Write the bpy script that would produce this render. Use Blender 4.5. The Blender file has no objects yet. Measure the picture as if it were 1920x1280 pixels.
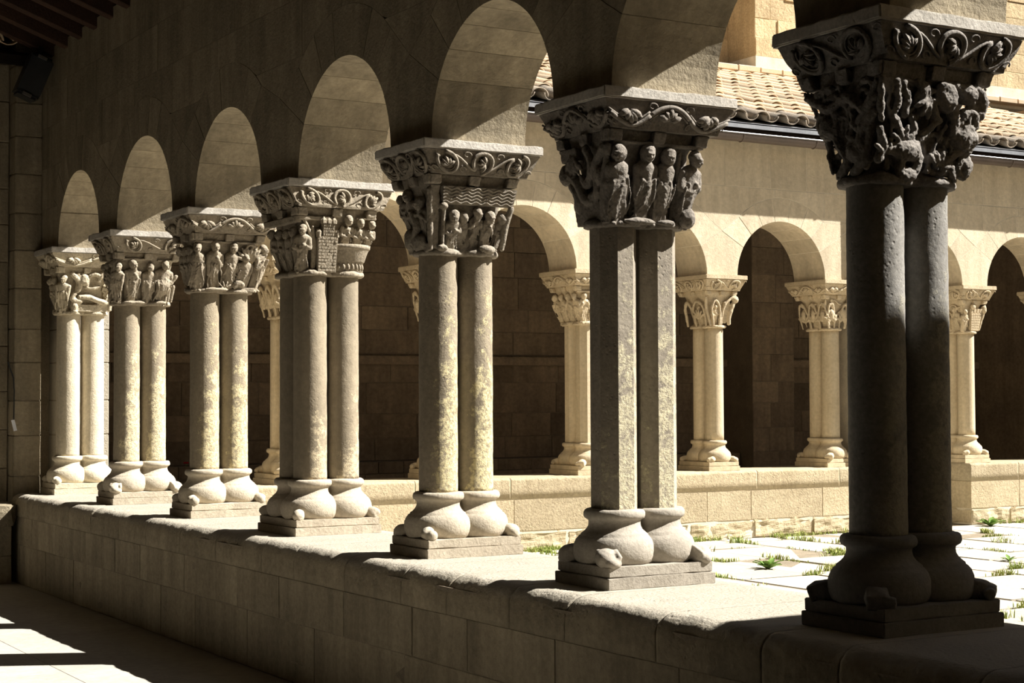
import bpy, bmesh, math, random
from mathutils import Vector, Matrix, noise
R = math.radians
random.seed(7)
S = bpy.context.scene
COL = S.collection

# ------------------------------------------------------------------ camera, light, exposure
EYE = 1.58
f_px, yaw, pit, rol = 3145.3, .5345, .0339, -.0042
fwd = Vector((math.sin(yaw)*math.cos(pit), math.cos(yaw)*math.cos(pit), math.sin(pit)))
rgt = Vector((math.cos(yaw), -math.sin(yaw), 0))
up = rgt.cross(fwd)
r2 = rgt*math.cos(rol) + up*math.sin(rol)
u2 = up*math.cos(rol) - rgt*math.sin(rol)
cam = bpy.data.cameras.new('camera'); cam.sensor_width = 36; cam.lens = f_px*36/1920
cam.clip_start = .05; cam.clip_end = 200
co = bpy.data.objects.new('camera', cam); COL.objects.link(co)
M = Matrix((r2, u2, -fwd)).transposed().to_4x4(); M.translation = Vector((0, 0, EYE))
co.matrix_world = M
S.camera = co

SUN_AZ, SUN_EL = R(26), R(43.3)       # azimuth measured from +X towards -Y
w = bpy.data.worlds.new('sky'); S.world = w; w.use_nodes = True
nt = w.node_tree; nt.nodes.clear()
sky = nt.nodes.new('ShaderNodeTexSky'); sky.sky_type = 'NISHITA'; sky.sun_disc = False
sky.sun_elevation = SUN_EL; sky.sun_rotation = R(90) + SUN_AZ
bg = nt.nodes.new('ShaderNodeBackground'); bg.inputs['Strength'].default_value = .04
wo = nt.nodes.new('ShaderNodeOutputWorld')
nt.links.new(sky.outputs[0], bg.inputs[0]); nt.links.new(bg.outputs[0], wo.inputs[0])
sl = bpy.data.lights.new('sun', 'SUN'); sl.energy = 15.5; sl.angle = R(.53); sl.color = (1, .955, .885)
so = bpy.data.objects.new('sun', sl); COL.objects.link(so)
sd = Vector((math.cos(SUN_AZ)*math.cos(SUN_EL), -math.sin(SUN_AZ)*math.cos(SUN_EL), math.sin(SUN_EL)))
so.rotation_euler = sd.to_track_quat('Z', 'Y').to_euler(); so.location = (20, -8, 20)
vs = S.view_settings
vs.view_transform = 'Standard'; vs.look = 'None'; vs.gamma = 1; vs.use_curve_mapping = False
vs.exposure = -.05
S.cycles.max_bounces = 8; S.cycles.diffuse_bounces = 5

# ------------------------------------------------------------------ materials
def mat(name, c1, c2=None, scale=2.5, fine=.25, streak=0, bump=.35, bscale=55, rand=.12, rough=.92,
        lichen=None, pits=0, metal=0, spec=.2, pale_upper=None):
    m = bpy.data.materials.new(name); m.use_nodes = True
    t = m.node_tree; N = t.nodes; L = t.links; N.clear()
    out = N.new('ShaderNodeOutputMaterial'); b = N.new('ShaderNodeBsdfPrincipled')
    L.new(b.outputs[0], out.inputs[0])
    b.inputs['Roughness'].default_value = rough; b.inputs['Metallic'].default_value = metal
    b.inputs['Specular IOR Level'].default_value = spec
    c2 = c2 or tuple(x*.75 for x in c1)
    tc = N.new('ShaderNodeTexCoord'); oi = N.new('ShaderNodeObjectInfo')
    ad = N.new('ShaderNodeVectorMath'); ad.operation = 'MULTIPLY_ADD'
    cm = N.new('ShaderNodeCombineXYZ')
    for k in range(3): L.new(oi.outputs['Random'], cm.inputs[k])
    L.new(cm.outputs[0], ad.inputs[0]); ad.inputs[1].default_value = (37, 53, 71)
    L.new(tc.outputs['Object'], ad.inputs[2])
    vec = ad.outputs[0]
    def noi(sc, det=4, v=None, ro=.6):
        n = N.new('ShaderNodeTexNoise'); n.inputs['Scale'].default_value = sc
        n.inputs['Detail'].default_value = det; n.inputs['Roughness'].default_value = ro
        L.new(v or vec, n.inputs['Vector']); return n.outputs['Fac']
    def rng(src, a, bb, lo, hi):
        n = N.new('ShaderNodeMapRange'); L.new(src, n.inputs[0])
        for i, x in enumerate((a, bb, lo, hi)): n.inputs[i+1].default_value = x
        return n.outputs[0]
    def mix(fac, a, bb, mode='MIX'):
        n = N.new('ShaderNodeMix'); n.data_type = 'RGBA'; n.blend_type = mode
        if isinstance(fac, (int, float)): n.inputs[0].default_value = fac
        else: L.new(fac, n.inputs[0])
        for i, x in ((6, a), (7, bb)):
            if isinstance(x, tuple): n.inputs[i].default_value = (*x[:3], 1)
            else: L.new(x, n.inputs[i])
        return n.outputs[2]
    def mul(a, bb):
        n = N.new('ShaderNodeMath'); n.operation = 'MULTIPLY'
        for i, x in enumerate((a, bb)):
            if isinstance(x, (int, float)): n.inputs[i].default_value = x
            else: L.new(x, n.inputs[i])
        return n.outputs[0]
    col = mix(rng(noi(scale, 5), .35, .68, 0, 1), c1, c2)
    fn = noi(scale*14, 6)
    br = mul(rng(fn, .3, .7, 1-fine, 1+fine), rng(oi.outputs['Random'], 0, 1, 1-rand, 1+rand))
    if streak:
        mp = N.new('ShaderNodeMapping'); mp.inputs['Scale'].default_value = (7, 7, .5); L.new(vec, mp.inputs[0])
        br = mul(br, rng(noi(1, 5, mp.outputs[0]), .35, .7, 1-streak, 1.08))
    gg = N.new('ShaderNodeCombineColor')
    for k in range(3): L.new(br, gg.inputs[k])
    col = mix(1.0, col, gg.outputs[0], 'MULTIPLY')
    hgt = None
    bn = noi(bscale, 6, ro=.65)
    if lichen:
        lc, z0, z1 = lichen
        sp = N.new('ShaderNodeSeparateXYZ'); L.new(tc.outputs['Object'], sp.inputs[0])
        zf = rng(sp.outputs[2], z0, z1, .14, -.15)
        n2 = noi(11, 9, ro=.78)
        s = N.new('ShaderNodeMath'); s.operation = 'ADD'; L.new(n2, s.inputs[0]); L.new(zf, s.inputs[1])
        dt = N.new('ShaderNodeVectorMath'); dt.operation = 'DOT_PRODUCT'; L.new(tc.outputs['Normal'], dt.inputs[0]); dt.inputs[1].default_value = (.45, -.89, 0)
        s2 = N.new('ShaderNodeMath'); s2.operation = 'ADD'; L.new(s.outputs[0], s2.inputs[0]); L.new(rng(dt.outputs['Value'], .0, 1, -.17, .09), s2.inputs[1])
        mask = rng(s2.outputs[0], .53, .60, 0, 1)     # the crust keeps to the front and right of the shaft
        mask = mul(mask, rng(noi(45, 5, ro=.75), .38, .56, .15, 1))
        col = mix(mask, col, lc)
        hgt = mask
    if pale_upper:  # stone turns to a paler tone above a given height
        lc, z0, z1 = pale_upper
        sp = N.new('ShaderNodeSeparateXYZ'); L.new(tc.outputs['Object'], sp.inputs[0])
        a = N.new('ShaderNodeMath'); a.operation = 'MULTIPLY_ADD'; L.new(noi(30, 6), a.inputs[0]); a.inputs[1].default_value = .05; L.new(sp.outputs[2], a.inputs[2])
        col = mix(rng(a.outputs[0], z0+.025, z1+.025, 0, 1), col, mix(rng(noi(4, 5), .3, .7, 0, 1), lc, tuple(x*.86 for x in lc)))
    L.new(col, b.inputs['Base Color'])
    h = rng(bn, .2, .8, 0, .4 if lichen else 1)
    if pits:
        v = N.new('ShaderNodeTexVoronoi'); v.inputs['Scale'].default_value = bscale*.8; L.new(vec, v.inputs['Vector'])
        pm = mul(rng(v.outputs['Distance'], 0, .35, -pits, 0), rng(noi(5, 3), .45, .6, 0, 1))
        a = N.new('ShaderNodeMath'); a.operation = 'ADD'; L.new(h, a.inputs[0]); L.new(pm, a.inputs[1]); h = a.outputs[0]
    if hgt is not None:
        a = N.new('ShaderNodeMath'); a.operation = 'ADD'; L.new(h, a.inputs[0]); L.new(mul(hgt, mul(bn, 2.5)), a.inputs[1]); h = a.outputs[0]
    bp = N.new('ShaderNodeBump'); bp.inputs['Strength'].default_value = bump; bp.inputs['Distance'].default_value = .01
    L.new(h, bp.inputs['Height']); L.new(bp.outputs[0], b.inputs['Normal'])
    return m

M_near = mat('weathered_sandstone', (.365, .31, .215), (.285, .24, .165), 2.2, .16, .3, .5, 45, .10)
M_nearmortar = mat('old_mortar', (.30, .25, .18), None, 6, .2, .2, .5, 60, 0)
M_par = mat('parapet_sandstone', (.32, .27, .185), (.255, .215, .147), 2.0, .2, .2, .6, 45, .08, pits=.8, pale_upper=((.39, .355, .29), .70, .752))
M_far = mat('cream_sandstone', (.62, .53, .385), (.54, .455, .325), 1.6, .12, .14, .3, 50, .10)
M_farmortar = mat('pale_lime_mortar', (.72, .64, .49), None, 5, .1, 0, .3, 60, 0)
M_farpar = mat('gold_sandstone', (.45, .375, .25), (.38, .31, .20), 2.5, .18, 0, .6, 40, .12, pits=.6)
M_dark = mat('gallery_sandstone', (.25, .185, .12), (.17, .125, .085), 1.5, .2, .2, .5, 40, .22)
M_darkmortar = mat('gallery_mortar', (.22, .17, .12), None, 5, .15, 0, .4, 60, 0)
M_gwall = mat('gallery_plaster_stone', (.30, .255, .19), (.26, .22, .165), 1.5, .15, .1, .4, 40, .05)
M_church = mat('church_sandstone', (.58, .46, .28), (.47, .36, .21), 2.5, .2, .15, .9, 16, .14)
M_band = mat('lime_render', (.72, .66, .54), None, 3, .08, .1, .2, 40, .03)
M_col = [None,
  mat('charcoal_stone', (.235, .225, .205), (.18, .173, .158), 4, .2, 0, .4, 60, .05, lichen=((.33, .31, .25), .2, 1.6), pits=.7),
  mat('grey_brown_stone', (.29, .255, .20), (.235, .205, .165), 3, .2, 0, .5, 60, .05, lichen=((0.560, 0.504, 0.347), .3, 1.75), pits=.6),
  mat('taupe_stone', (.29, .245, .18), (.235, .20, .145), 3, .18, .1, .5, 60, .05, lichen=((0.694, 0.605, 0.358), .3, 1.6), pits=.5),
  mat('smooth_taupe_stone', (.285, .24, .172), (.23, .195, .14), 2, .14, .15, .35, 60, .05, lichen=((.56, .47, .32), .1, 1.0), pits=.3),
  mat('honey_taupe_stone', (.31, .26, .185), (.26, .22, .155), 3, .16, .1, .5, 60, .05, lichen=((0.717, 0.616, 0.370), .3, 1.6), pits=.4),
  mat('buff_stone', (.32, .27, .195), (.27, .23, .165), 3, .16, .1, .5, 60, .05, lichen=((0.717, 0.627, 0.403), .3, 1.6), pits=.4),
  mat('pale_cream_stone', (.66, .585, .44), (.56, .49, .36), 3, .14, .2, .3, 60, .05)]
M_base = [None] + [mat(n, a, b, 4, .14, 0, .3, 60, .05, pits=.3) for n, a, b in (('charcoal_base', (.21, .20, .185), (.165, .158, .145)), ('grey_base', (.37, .335, .28), (.30, .27, .225)),
  ('taupe_base', (.47, .415, .325), (.39, .34, .265)), ('smooth_taupe_base', (.49, .43, .335), (.41, .355, .275)), ('honey_base', (.50, .44, .34), (.42, .365, .28)), ('buff_base', (.51, .45, .35), (.43, .375, .29)), ('cream_base', (.62, .55, .42), (.53, .47, .35)))]
M_cap = [None,
  mat('charcoal_carving', (.255, .235, .21), (.18, .165, .15), 5, .3, 0, .55, 70, .06, pits=.8),
  mat('slate_carving', (.235, .21, .18), (.175, .155, .13), 5, .28, 0, .5, 70, .06, pits=.5),
  mat('grey_carving', (.30, .265, .21), (.225, .195, .155), 5, .28, 0, .5, 70, .06, pits=.5),
  mat('tan_carving', (.36, .31, .235), (.28, .24, .18), 5, .25, 0, .45, 70, .06, pits=.4),
  mat('brown_carving', (.35, .30, .225), (.27, .23, .175), 5, .25, 0, .45, 70, .06, pits=.4),
  mat('soft_brown_carving', (.36, .31, .235), (.28, .24, .18), 5, .25, 0, .45, 70, .06, pits=.4),
  mat('cream_carving', (.56, .49, .36), (.46, .40, .29), 5, .25, 0, .45, 70, .06, pits=.4)]
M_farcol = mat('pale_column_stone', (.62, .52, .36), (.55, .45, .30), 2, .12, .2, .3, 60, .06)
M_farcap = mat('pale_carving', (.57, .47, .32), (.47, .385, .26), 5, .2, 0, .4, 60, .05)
M_slate = mat('abacus_slab', (.50, .47, .42), (.40, .37, .32), 4, .2, 0, .3, 60, .06)
M_court = mat('court_flagstone', (.47, .435, .365), (.41, .375, .31), 1.5, .12, 0, .35, 30, .07)
M_soil = mat('joint_soil', (.47, .43, .33), (.40, .37, .26), 6, .2, 0, .4, 60, 0)
M_gfloor = mat('gallery_flagstone', (.39, .365, .32), (.34, .315, .275), 1.2, .1, 0, .2, 40, .05)
M_tile = mat('clay_roof_tile', (.56, .40, .26), (.50, .42, .30), 7, .25, 0, .4, 60, .28)
M_tileold = mat('lichened_roof_tile', (.40, .33, .25), (.22, .20, .17), 14, .35, 0, .6, 70, .18)
M_zinc = mat('brown_zinc', (.10, .075, .06), None, 3, .1, 0, .03, 40, 0, .5, metal=.2, spec=.4)
M_flash = mat('grey_flashing', (.42, .43, .45), None, 4, .1, 0, .05, 40, .05, .35, metal=.6, spec=.5)
M_wood = mat('dark_rafter_wood', (.075, .04, .025), (.05, .028, .02), 4, .2, 0, .3, 50, .15, .8)
M_board = mat('dark_board_wood', (.03, .02, .015), None, 4, .2, 0, .3, 50, .1, .85)
M_black = mat('black_metal', (.02, .022, .022), None, 3, .05, 0, .02, 50, 0, .45, spec=.4)
M_chrome = mat('clip_metal', (.45, .47, .48), None, 3, .05, 0, .02, 50, 0, .3, metal=.9)
M_paper = mat('white_paper', (.72, .74, .78), None, 3, .04, 0, .05, 50, 0, .8)
M_grass = mat('grass_green', (.24, .33, .07), (.38, .38, .13), 9, .2, 0, .05, 50, 0, .7)
M_weed = mat('weed_green', (.13, .24, .05), (.22, .33, .08), 20, .2, 0, .1, 50, .1, .6)
M_red = mat('red_petal', (.55, .02, .03), None, 9, .1, 0, .05, 50, 0, .6)
M_glass = mat('lamp_glass', (.05, .055, .06), None, 3, .05, 0, 0, 50, 0, .12, spec=.6)

# ------------------------------------------------------------------ helpers
def link(name, me, m=None, parent=None, loc=None, kind=None, smooth=False):
    if isinstance(me, bmesh.types.BMesh):
        bm = me; me = bpy.data.meshes.new(name); bm.to_mesh(me); bm.free()
    if m is not None and not me.materials: me.materials.append(m)
    if smooth: me.polygons.foreach_set('use_smooth', [True]*len(me.polygons))
    o = bpy.data.objects.new(name, me); COL.objects.link(o)
    if parent: o.parent = parent
    if loc is not None: o.location = loc
    if kind: o['kind'] = kind
    return o
def empty(name, loc, rz=0):
    o = bpy.data.objects.new(name, None); COL.objects.link(o); o.empty_display_size = .1
    o.location = loc; o.rotation_euler = (0, 0, rz); return o
def tag(o, label, cat, group=None, kind=None):
    o['label'] = label; o['category'] = cat
    if group: o['group'] = group
    if kind: o['kind'] = kind
    return o
def box(bm, x0, x1, y0, y1, z0, z1, mtx=None):
    vs_ = [bm.verts.new(v) for v in ((x0,y0,z0),(x1,y0,z0),(x1,y1,z0),(x0,y1,z0),(x0,y0,z1),(x1,y0,z1),(x1,y1,z1),(x0,y1,z1))]
    if mtx is not None:
        for v in vs_: v.co = mtx @ v.co
    for f in ((3,2,1,0),(4,5,6,7),(0,1,5,4),(1,2,6,5),(2,3,7,6),(3,0,4,7)): bm.faces.new([vs_[i] for i in f])
    return vs_
def chamfer(bm, w_=.006, seg=1):
    bmesh.ops.bevel(bm, geom=bm.edges[:], offset=w_, segments=seg, affect='EDGES', clamp_overlap=True)
def prism(bm, poly, fn, d0, d1):
    a = [bm.verts.new(fn(s, z, d0)) for s, z in poly]; b = [bm.verts.new(fn(s, z, d1)) for s, z in poly]
    n = len(poly)
    try:
        bm.faces.new(a); bm.faces.new(b[::-1])
        for i in range(n): bm.faces.new((a[i], b[i], b[(i+1) % n], a[(i+1) % n]))
    except ValueError: pass
def fix(bm):
    bmesh.ops.recalc_face_normals(bm, faces=bm.faces[:])
def lathe(bm, prof, seg=40, c=(0, 0), sx=1, sy=1, cap=True, rot=0):
    rings = []
    for r, z in prof:
        rings.append([bm.verts.new((c[0]+sx*r*math.cos(rot+2*math.pi*i/seg), c[1]+sy*r*math.sin(rot+2*math.pi*i/seg), z)) for i in range(seg)])
    for a, b in zip(rings, rings[1:]):
        for i in range(seg): bm.faces.new((a[i], a[(i+1) % seg], b[(i+1) % seg], b[i]))
    if cap:
        bm.faces.new(rings[0][::-1]); bm.faces.new(rings[-1])
def tube(bm, pts, r, seg=6, cap=True):
    pts = [Vector(p) for p in pts]; n = len(pts)
    if n < 2: return
    rr = r if isinstance(r, (list, tuple)) else [r]*n
    prev = None; rings = []
    for i, p in enumerate(pts):
        t = (pts[min(i+1, n-1)] - pts[max(i-1, 0)])
        if t.length < 1e-9: t = Vector((0, 0, 1))
        t.normalize()
        if prev is None:
            a = Vector((0, 0, 1)) if abs(t.z) < .9 else Vector((1, 0, 0)); u = t.cross(a).normalized()
        else:
            u = prev - t*prev.dot(t)
            u = u.normalized() if u.length > 1e-6 else t.orthogonal().normalized()
        prev = u; v = t.cross(u)
        rings.append([bm.verts.new(p + (u*math.cos(2*math.pi*k/seg) + v*math.sin(2*math.pi*k/seg))*rr[i]) for k in range(seg)])
    for a, b in zip(rings, rings[1:]):
        for k in range(seg): bm.faces.new((a[k], a[(k+1) % seg], b[(k+1) % seg], b[k]))
    if cap:
        bm.faces.new(rings[0][::-1]); bm.faces.new(rings[-1])
def ell(bm, c, r, mtx=None, sub=2):
    m_ = Matrix.Translation(Vector(c)) @ (mtx.to_4x4() if mtx is not None else Matrix()) @ Matrix.Diagonal((*r, 1))
    bmesh.ops.create_icosphere(bm, subdivisions=sub, radius=1, matrix=m_)
def caps(bm, a, b, r0, r1):
    a, b = Vector(a), Vector(b); n = 4
    pts = [a.lerp(b, i/n) for i in range(n+1)]
    tube(bm, pts, [r0+(r1-r0)*i/n for i in range(n+1)], 8)
    ell(bm, a, (r0,)*3, sub=1); ell(bm, b, (r1,)*3, sub=1)
def jitter(me, amp, sc, seed=0, amp2=0, sc2=1):
    off = Vector((seed*13.7, seed*7.1, seed*3.3))
    nn = [v.normal.copy() for v in me.vertices]
    for v, n in zip(me.vertices, nn):
        d = noise.noise(v.co*sc + off)*amp
        if amp2: d += noise.noise(v.co*sc2 + off)*amp2
        v.co += n*d
def sculpt(bm, vox, amp=.003, sc=25, seed=0, amp2=.0012, sc2=90, smooth=2):
    """unite everything in the bmesh into one carved surface, then roughen it like worn stone"""
    me = bpy.data.meshes.new('tmp'); bm.to_mesh(me); bm.free()
    o = bpy.data.objects.new('tmp', me); COL.objects.link(o)
    r_ = o.modifiers.new('r', 'REMESH'); r_.mode = 'VOXEL'; r_.voxel_size = vox
    s_ = o.modifiers.new('s', 'SMOOTH'); s_.factor = .5; s_.iterations = smooth
    dg = bpy.context.evaluated_depsgraph_get()
    out = bpy.data.meshes.new_from_object(o.evaluated_get(dg))
    bpy.data.objects.remove(o); bpy.data.meshes.remove(me)
    jitter(out, amp, sc, seed, amp2, sc2)
    out.polygons.foreach_set('use_smooth', [True]*len(out.polygons))
    return out

# ------------------------------------------------------------------ carved figures (unit height, facing -y)
def figure(bm, mt, pose='stand', hood=0, beard=0, nim=0, turn=0, lean=0, arms=1, wide=1.0, head=1.0, fold=1, seed=0, mantle=0):
    rnd = random.Random(seed)
    T = bmesh.new()
    sit = pose == 'sit'; half = pose == 'half'
    prof = [(.0,.140,.11),(.06,.146,.115),(.2,.138,.112),(.36,.138,.11),(.5,.150,.112),(.58,.135,.1),(.66,.155,.1),(.72,.165,.098),(.765,.13,.085),(.79,.06,.06)]
    if mantle: prof = [(z, a*(.62+.62*math.sin(math.pi*min(1, z*1.05+.12))), b*(.85+.35*math.sin(math.pi*min(1, z+.1)))) for z, a, b in prof]
    seg = 28; rings = []
    for z, a, b in prof:
        if half: z = .4 + (z-.5)*.75 if z > .45 else z*.5
        ring = []
        for i in range(seg):
            an = 2*math.pi*i/seg
            k = 1 + fold*.085*math.sin(7*an + 5*z + seed)*max(0, 1-z*1.15)
            lx = lean*z
            fy = -.13*math.exp(-((z-.42)/.14)**2) if sit and math.sin(an) < 0 else 0
            ring.append(T.verts.new((a*wide*k*math.cos(an)+lx, b*k*math.sin(an)+fy, z)))
        rings.append(ring)
    for p, q in zip(rings, rings[1:]):
        for i in range(seg): T.faces.new((p[i], p[(i+1) % seg], q[(i+1) % seg], q[i]))
    T.faces.new(rings[0][::-1]); T.faces.new(rings[-1])
    L = lean
    hz = .875 if not half else .80
    q = Matrix.Rotation(turn, 3, 'Z')
    hc = Vector((L*.9, -.025, hz))
    ell(T, (L*.85, -.005, hz-.1), (.05, .05, .06))
    ell(T, hc, (.076*head, .085*head, .105*head))
    for (p, r) in (((0, -.085, -.012), (.016, .024, .028)), ((0, -.075, .028), (.058, .02, .016)), ((0, -.068, -.06), (.036, .024, .022)),
                   ((.032, -.068, -.022), (.022, .02, .02)), ((-.032, -.068, -.022), (.022, .02, .02))):
        ell(T, hc + (q @ Vector(p))*head, tuple(x*head for x in r), q, 1)
    ell(T, hc + (q @ Vector((0, .02, .035)))*head, (.084*head, .085*head, .085*head), q)
    if hood:
        ell(T, hc + q @ Vector((0, .03, -.01)), (.097*head, .085*head, .12*head), q)
    if beard:
        ell(T, hc + (q @ Vector((0, -.06, -.095)))*head, (.042*head, .035*head, .06*head), q)
    if nim:
        mm = Matrix.Translation(hc + Vector((0, .06, .02))) @ Matrix.Diagonal((.165, .025, .165, 1))
        bmesh.ops.create_icosphere(T, subdivisions=2, radius=1, matrix=mm)
    sh = .70 if not half else .60
    if mantle:
        for k in range(4):
            tube(T, [(L*.6+mantle*(.13-.03*k), -.07-.012*k, .62-.07*k), (L*.5+mantle*(.02-.01*k), -.135, .50-.07*k), (L*.4-mantle*.12, -.085, .34-.08*k)], .015, 6)
    if arms:
        for s in (-1, 1):
            a = Vector((s*.145*wide+L*.7, -.01, sh)); e = Vector((s*(.185 if arms < 3 else .14)*wide+L*.5, -.06, sh-.19))
            h = {1: Vector((s*.03+L*.5, -.118, sh-.16+.05*s)), 2: Vector((s*.09+L*.6, -.13, sh-.02)), 3: Vector((s*.12+L*.4, -.10, sh-.36)), 4: Vector((s*.02+L*.5, -.12, sh-.02)) if s > 0 else Vector((s*.12+L*.4, -.09, sh-.34))}[arms]
            caps(T, a, e, .052, .046); caps(T, e, h, .045, .03); ell(T, h, (.036, .03, .04), sub=1)
    # drapery ridges
    if fold:
        for k in range(5):
            x0 = (-.12+.06*k)*wide; z1 = (.6 if not half else .4) - .05*rnd.random()
            pts = [(x0+L*(z1-.1*j)+.03*math.sin(j+k+seed), -.106-.012*rnd.random()-(.10*math.exp(-((z1-.1*j-.42)/.14)**2) if sit else 0), z1-.095*j) for j in range(6) if z1-.095*j > .02]
            tube(T, pts, .0125, 6)
    if not half:
        for s in (-1, 1): ell(T, (s*.065, -.105-(.04 if sit else 0), .02), (.038, .06, .03), sub=1)
    for v in T.verts: v.co = mt @ v.co
    tmp = bpy.data.meshes.new('t'); T.to_mesh(tmp); T.free(); bm.from_mesh(tmp); bpy.data.meshes.remove(tmp)

# ------------------------------------------------------------------ the column cluster
ZC0, ZC1, ZA = 1.585, 1.989, 2.154
class Cap:
    def __init__(s, quad=False):
        s.a0, s.a1 = .220, .272
        s.b0, s.b1 = (.120, .222) if not quad else (.215, .285)
    def half(s, t):
        g = max(0, t)**1.25
        return s.a0+(s.a1-s.a0)*g, s.b0+(s.b1-s.b0)*g
    def P(s, face, u, t, d=0):
        a, b = s.half(t); z = ZC0+t*(ZC1-ZC0)
        if face == 'F': return Vector((u*a, -b-d, z))
        if face == 'B': return Vector((-u*a, b+d, z))
        if face == 'L': return Vector((-a-d, -u*b, z))
        return Vector((a+d, u*b, z))
    def frame(s, face):
        return {'F': (Vector((0,-1,0)), Vector((1,0,0))), 'B': (Vector((0,1,0)), Vector((-1,0,0))),
                'L': (Vector((-1,0,0)), Vector((0,-1,0))), 'R': (Vector((1,0,0)), Vector((0,1,0)))}[face]
    def figmat(s, face, u, t0, t1, d=0, yaw_=0):
        n, tg = s.frame(face)
        p0, p1 = s.P(face, u, t0, d-.050), s.P(face, u, t1, d+.006)
        h = (p1-p0).length; zz = (p1-p0).normalized()
        o = n*math.cos(yaw_) + tg*math.sin(yaw_)
        o = (o - zz*o.dot(zz)).normalized(); yy = -o; xx = yy.cross(zz)
        m_ = Matrix((xx, yy, zz)).transposed().to_4x4(); m_.translation = p0
        return m_ @ Matrix.Diagonal((h*1.05, h*1.05, h, 1))

def core_bm(C, rec=.035):
    bm = bmesh.new(); seg = 56; rings = []
    for k in range(17):
        t = k/16; a, b = C.half(t); e = 2.6+4.5*t
        rc = rec*(1 if t < .86 else .72)
        a -= rc; b -= rc
        ring = []
        for i in range(seg):
            an = 2*math.pi*i/seg; c, s_ = math.cos(an), math.sin(an)
            m_ = (abs(c)**e + abs(s_)**e)**(-1/e)
            ring.append(bm.verts.new((a*c*m_, b*s_*m_, ZC0+t*(ZC1-ZC0))))
        rings.append(ring)
    for p, q in zip(rings, rings[1:]):
        for i in range(seg): bm.faces.new((p[i], p[(i+1) % seg], q[(i+1) % seg], q[i]))
    bm.faces.new(rings[0][::-1]); bm.faces.new(rings[-1])
    return bm

def fan(bm, C, face, u, t, r, n, a0, a1, rad=.011, d=.01):
    """leaf of radiating lobes on a capital face"""
    a, b = C.half(t); wd = a if face in 'FB' else b; H = ZC1-ZC0
    for k in range(n):
        an = a0+(a1-a0)*k/max(1, n-1)
        pts = [C.P(face, u+math.cos(an)*r*q/wd, t+math.sin(an)*r*q/H, d+.012*math.sin(q*2.6)) for q in (.15, .45, .75, 1)]
        tube(bm, pts, [rad*.6, rad, rad*1.1, rad*.6], 6)

def relief(bm, C, items):
    H = ZC1-ZC0
    for it in items:
        k = it[0]
        if k == 'tube':
            _, face, pts, r = it[:4]; d = it[4] if len(it) > 4 else 0
            # resample smoothly
            P = []
            for i in range(len(pts)-1):
                p0, p1, p2, p3 = pts[max(i-1, 0)], pts[i], pts[i+1], pts[min(i+2, len(pts)-1)]
                for j in range(4):
                    x = j/4
                    P.append(tuple(.5*((2*p1[c])+(-p0[c]+p2[c])*x+(2*p0[c]-5*p1[c]+4*p2[c]-p3[c])*x*x+(-p0[c]+3*p1[c]-3*p2[c]+p3[c])*x**3) for c in (0, 1)))
            P.append(pts[-1])
            tube(bm, [C.P(face, u, t, d) for u, t in P], [r*(.75+.25*math.sin(math.pi*i/len(P))) for i in range(len(P))], 8)
            ell(bm, C.P(face, *pts[0], d), (r*.9,)*3, sub=1); ell(bm, C.P(face, *pts[-1], d), (r*.9,)*3, sub=1)
        elif k == 'blob':
            _, face, u, t, ru, rt, rn = it[:7]; d = it[7] if len(it) > 7 else 0
            n, tg = C.frame(face)
            m_ = Matrix((tg, n, Vector((0, 0, 1)))).transposed()
            ell(bm, C.P(face, u, t, d), (ru, rn, rt), m_)
        elif k == 'fan': fan(bm, C, *it[1:])
        elif k == 'slab':
            _, face, u0, u1, t0, t1, d0, d1 = it
            vs_ = [bm.verts.new(C.P(face, u, t, d)) for d in (d0, d1) for (u, t) in ((u0, t0), (u1, t0), (u1, t1), (u0, t1))]
            for f in ((0,3,2,1),(4,5,6,7),(0,1,5,4),(1,2,6,5),(2,3,7,6),(3,0,4,7)): bm.faces.new([vs_[i] for i in f])

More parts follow.
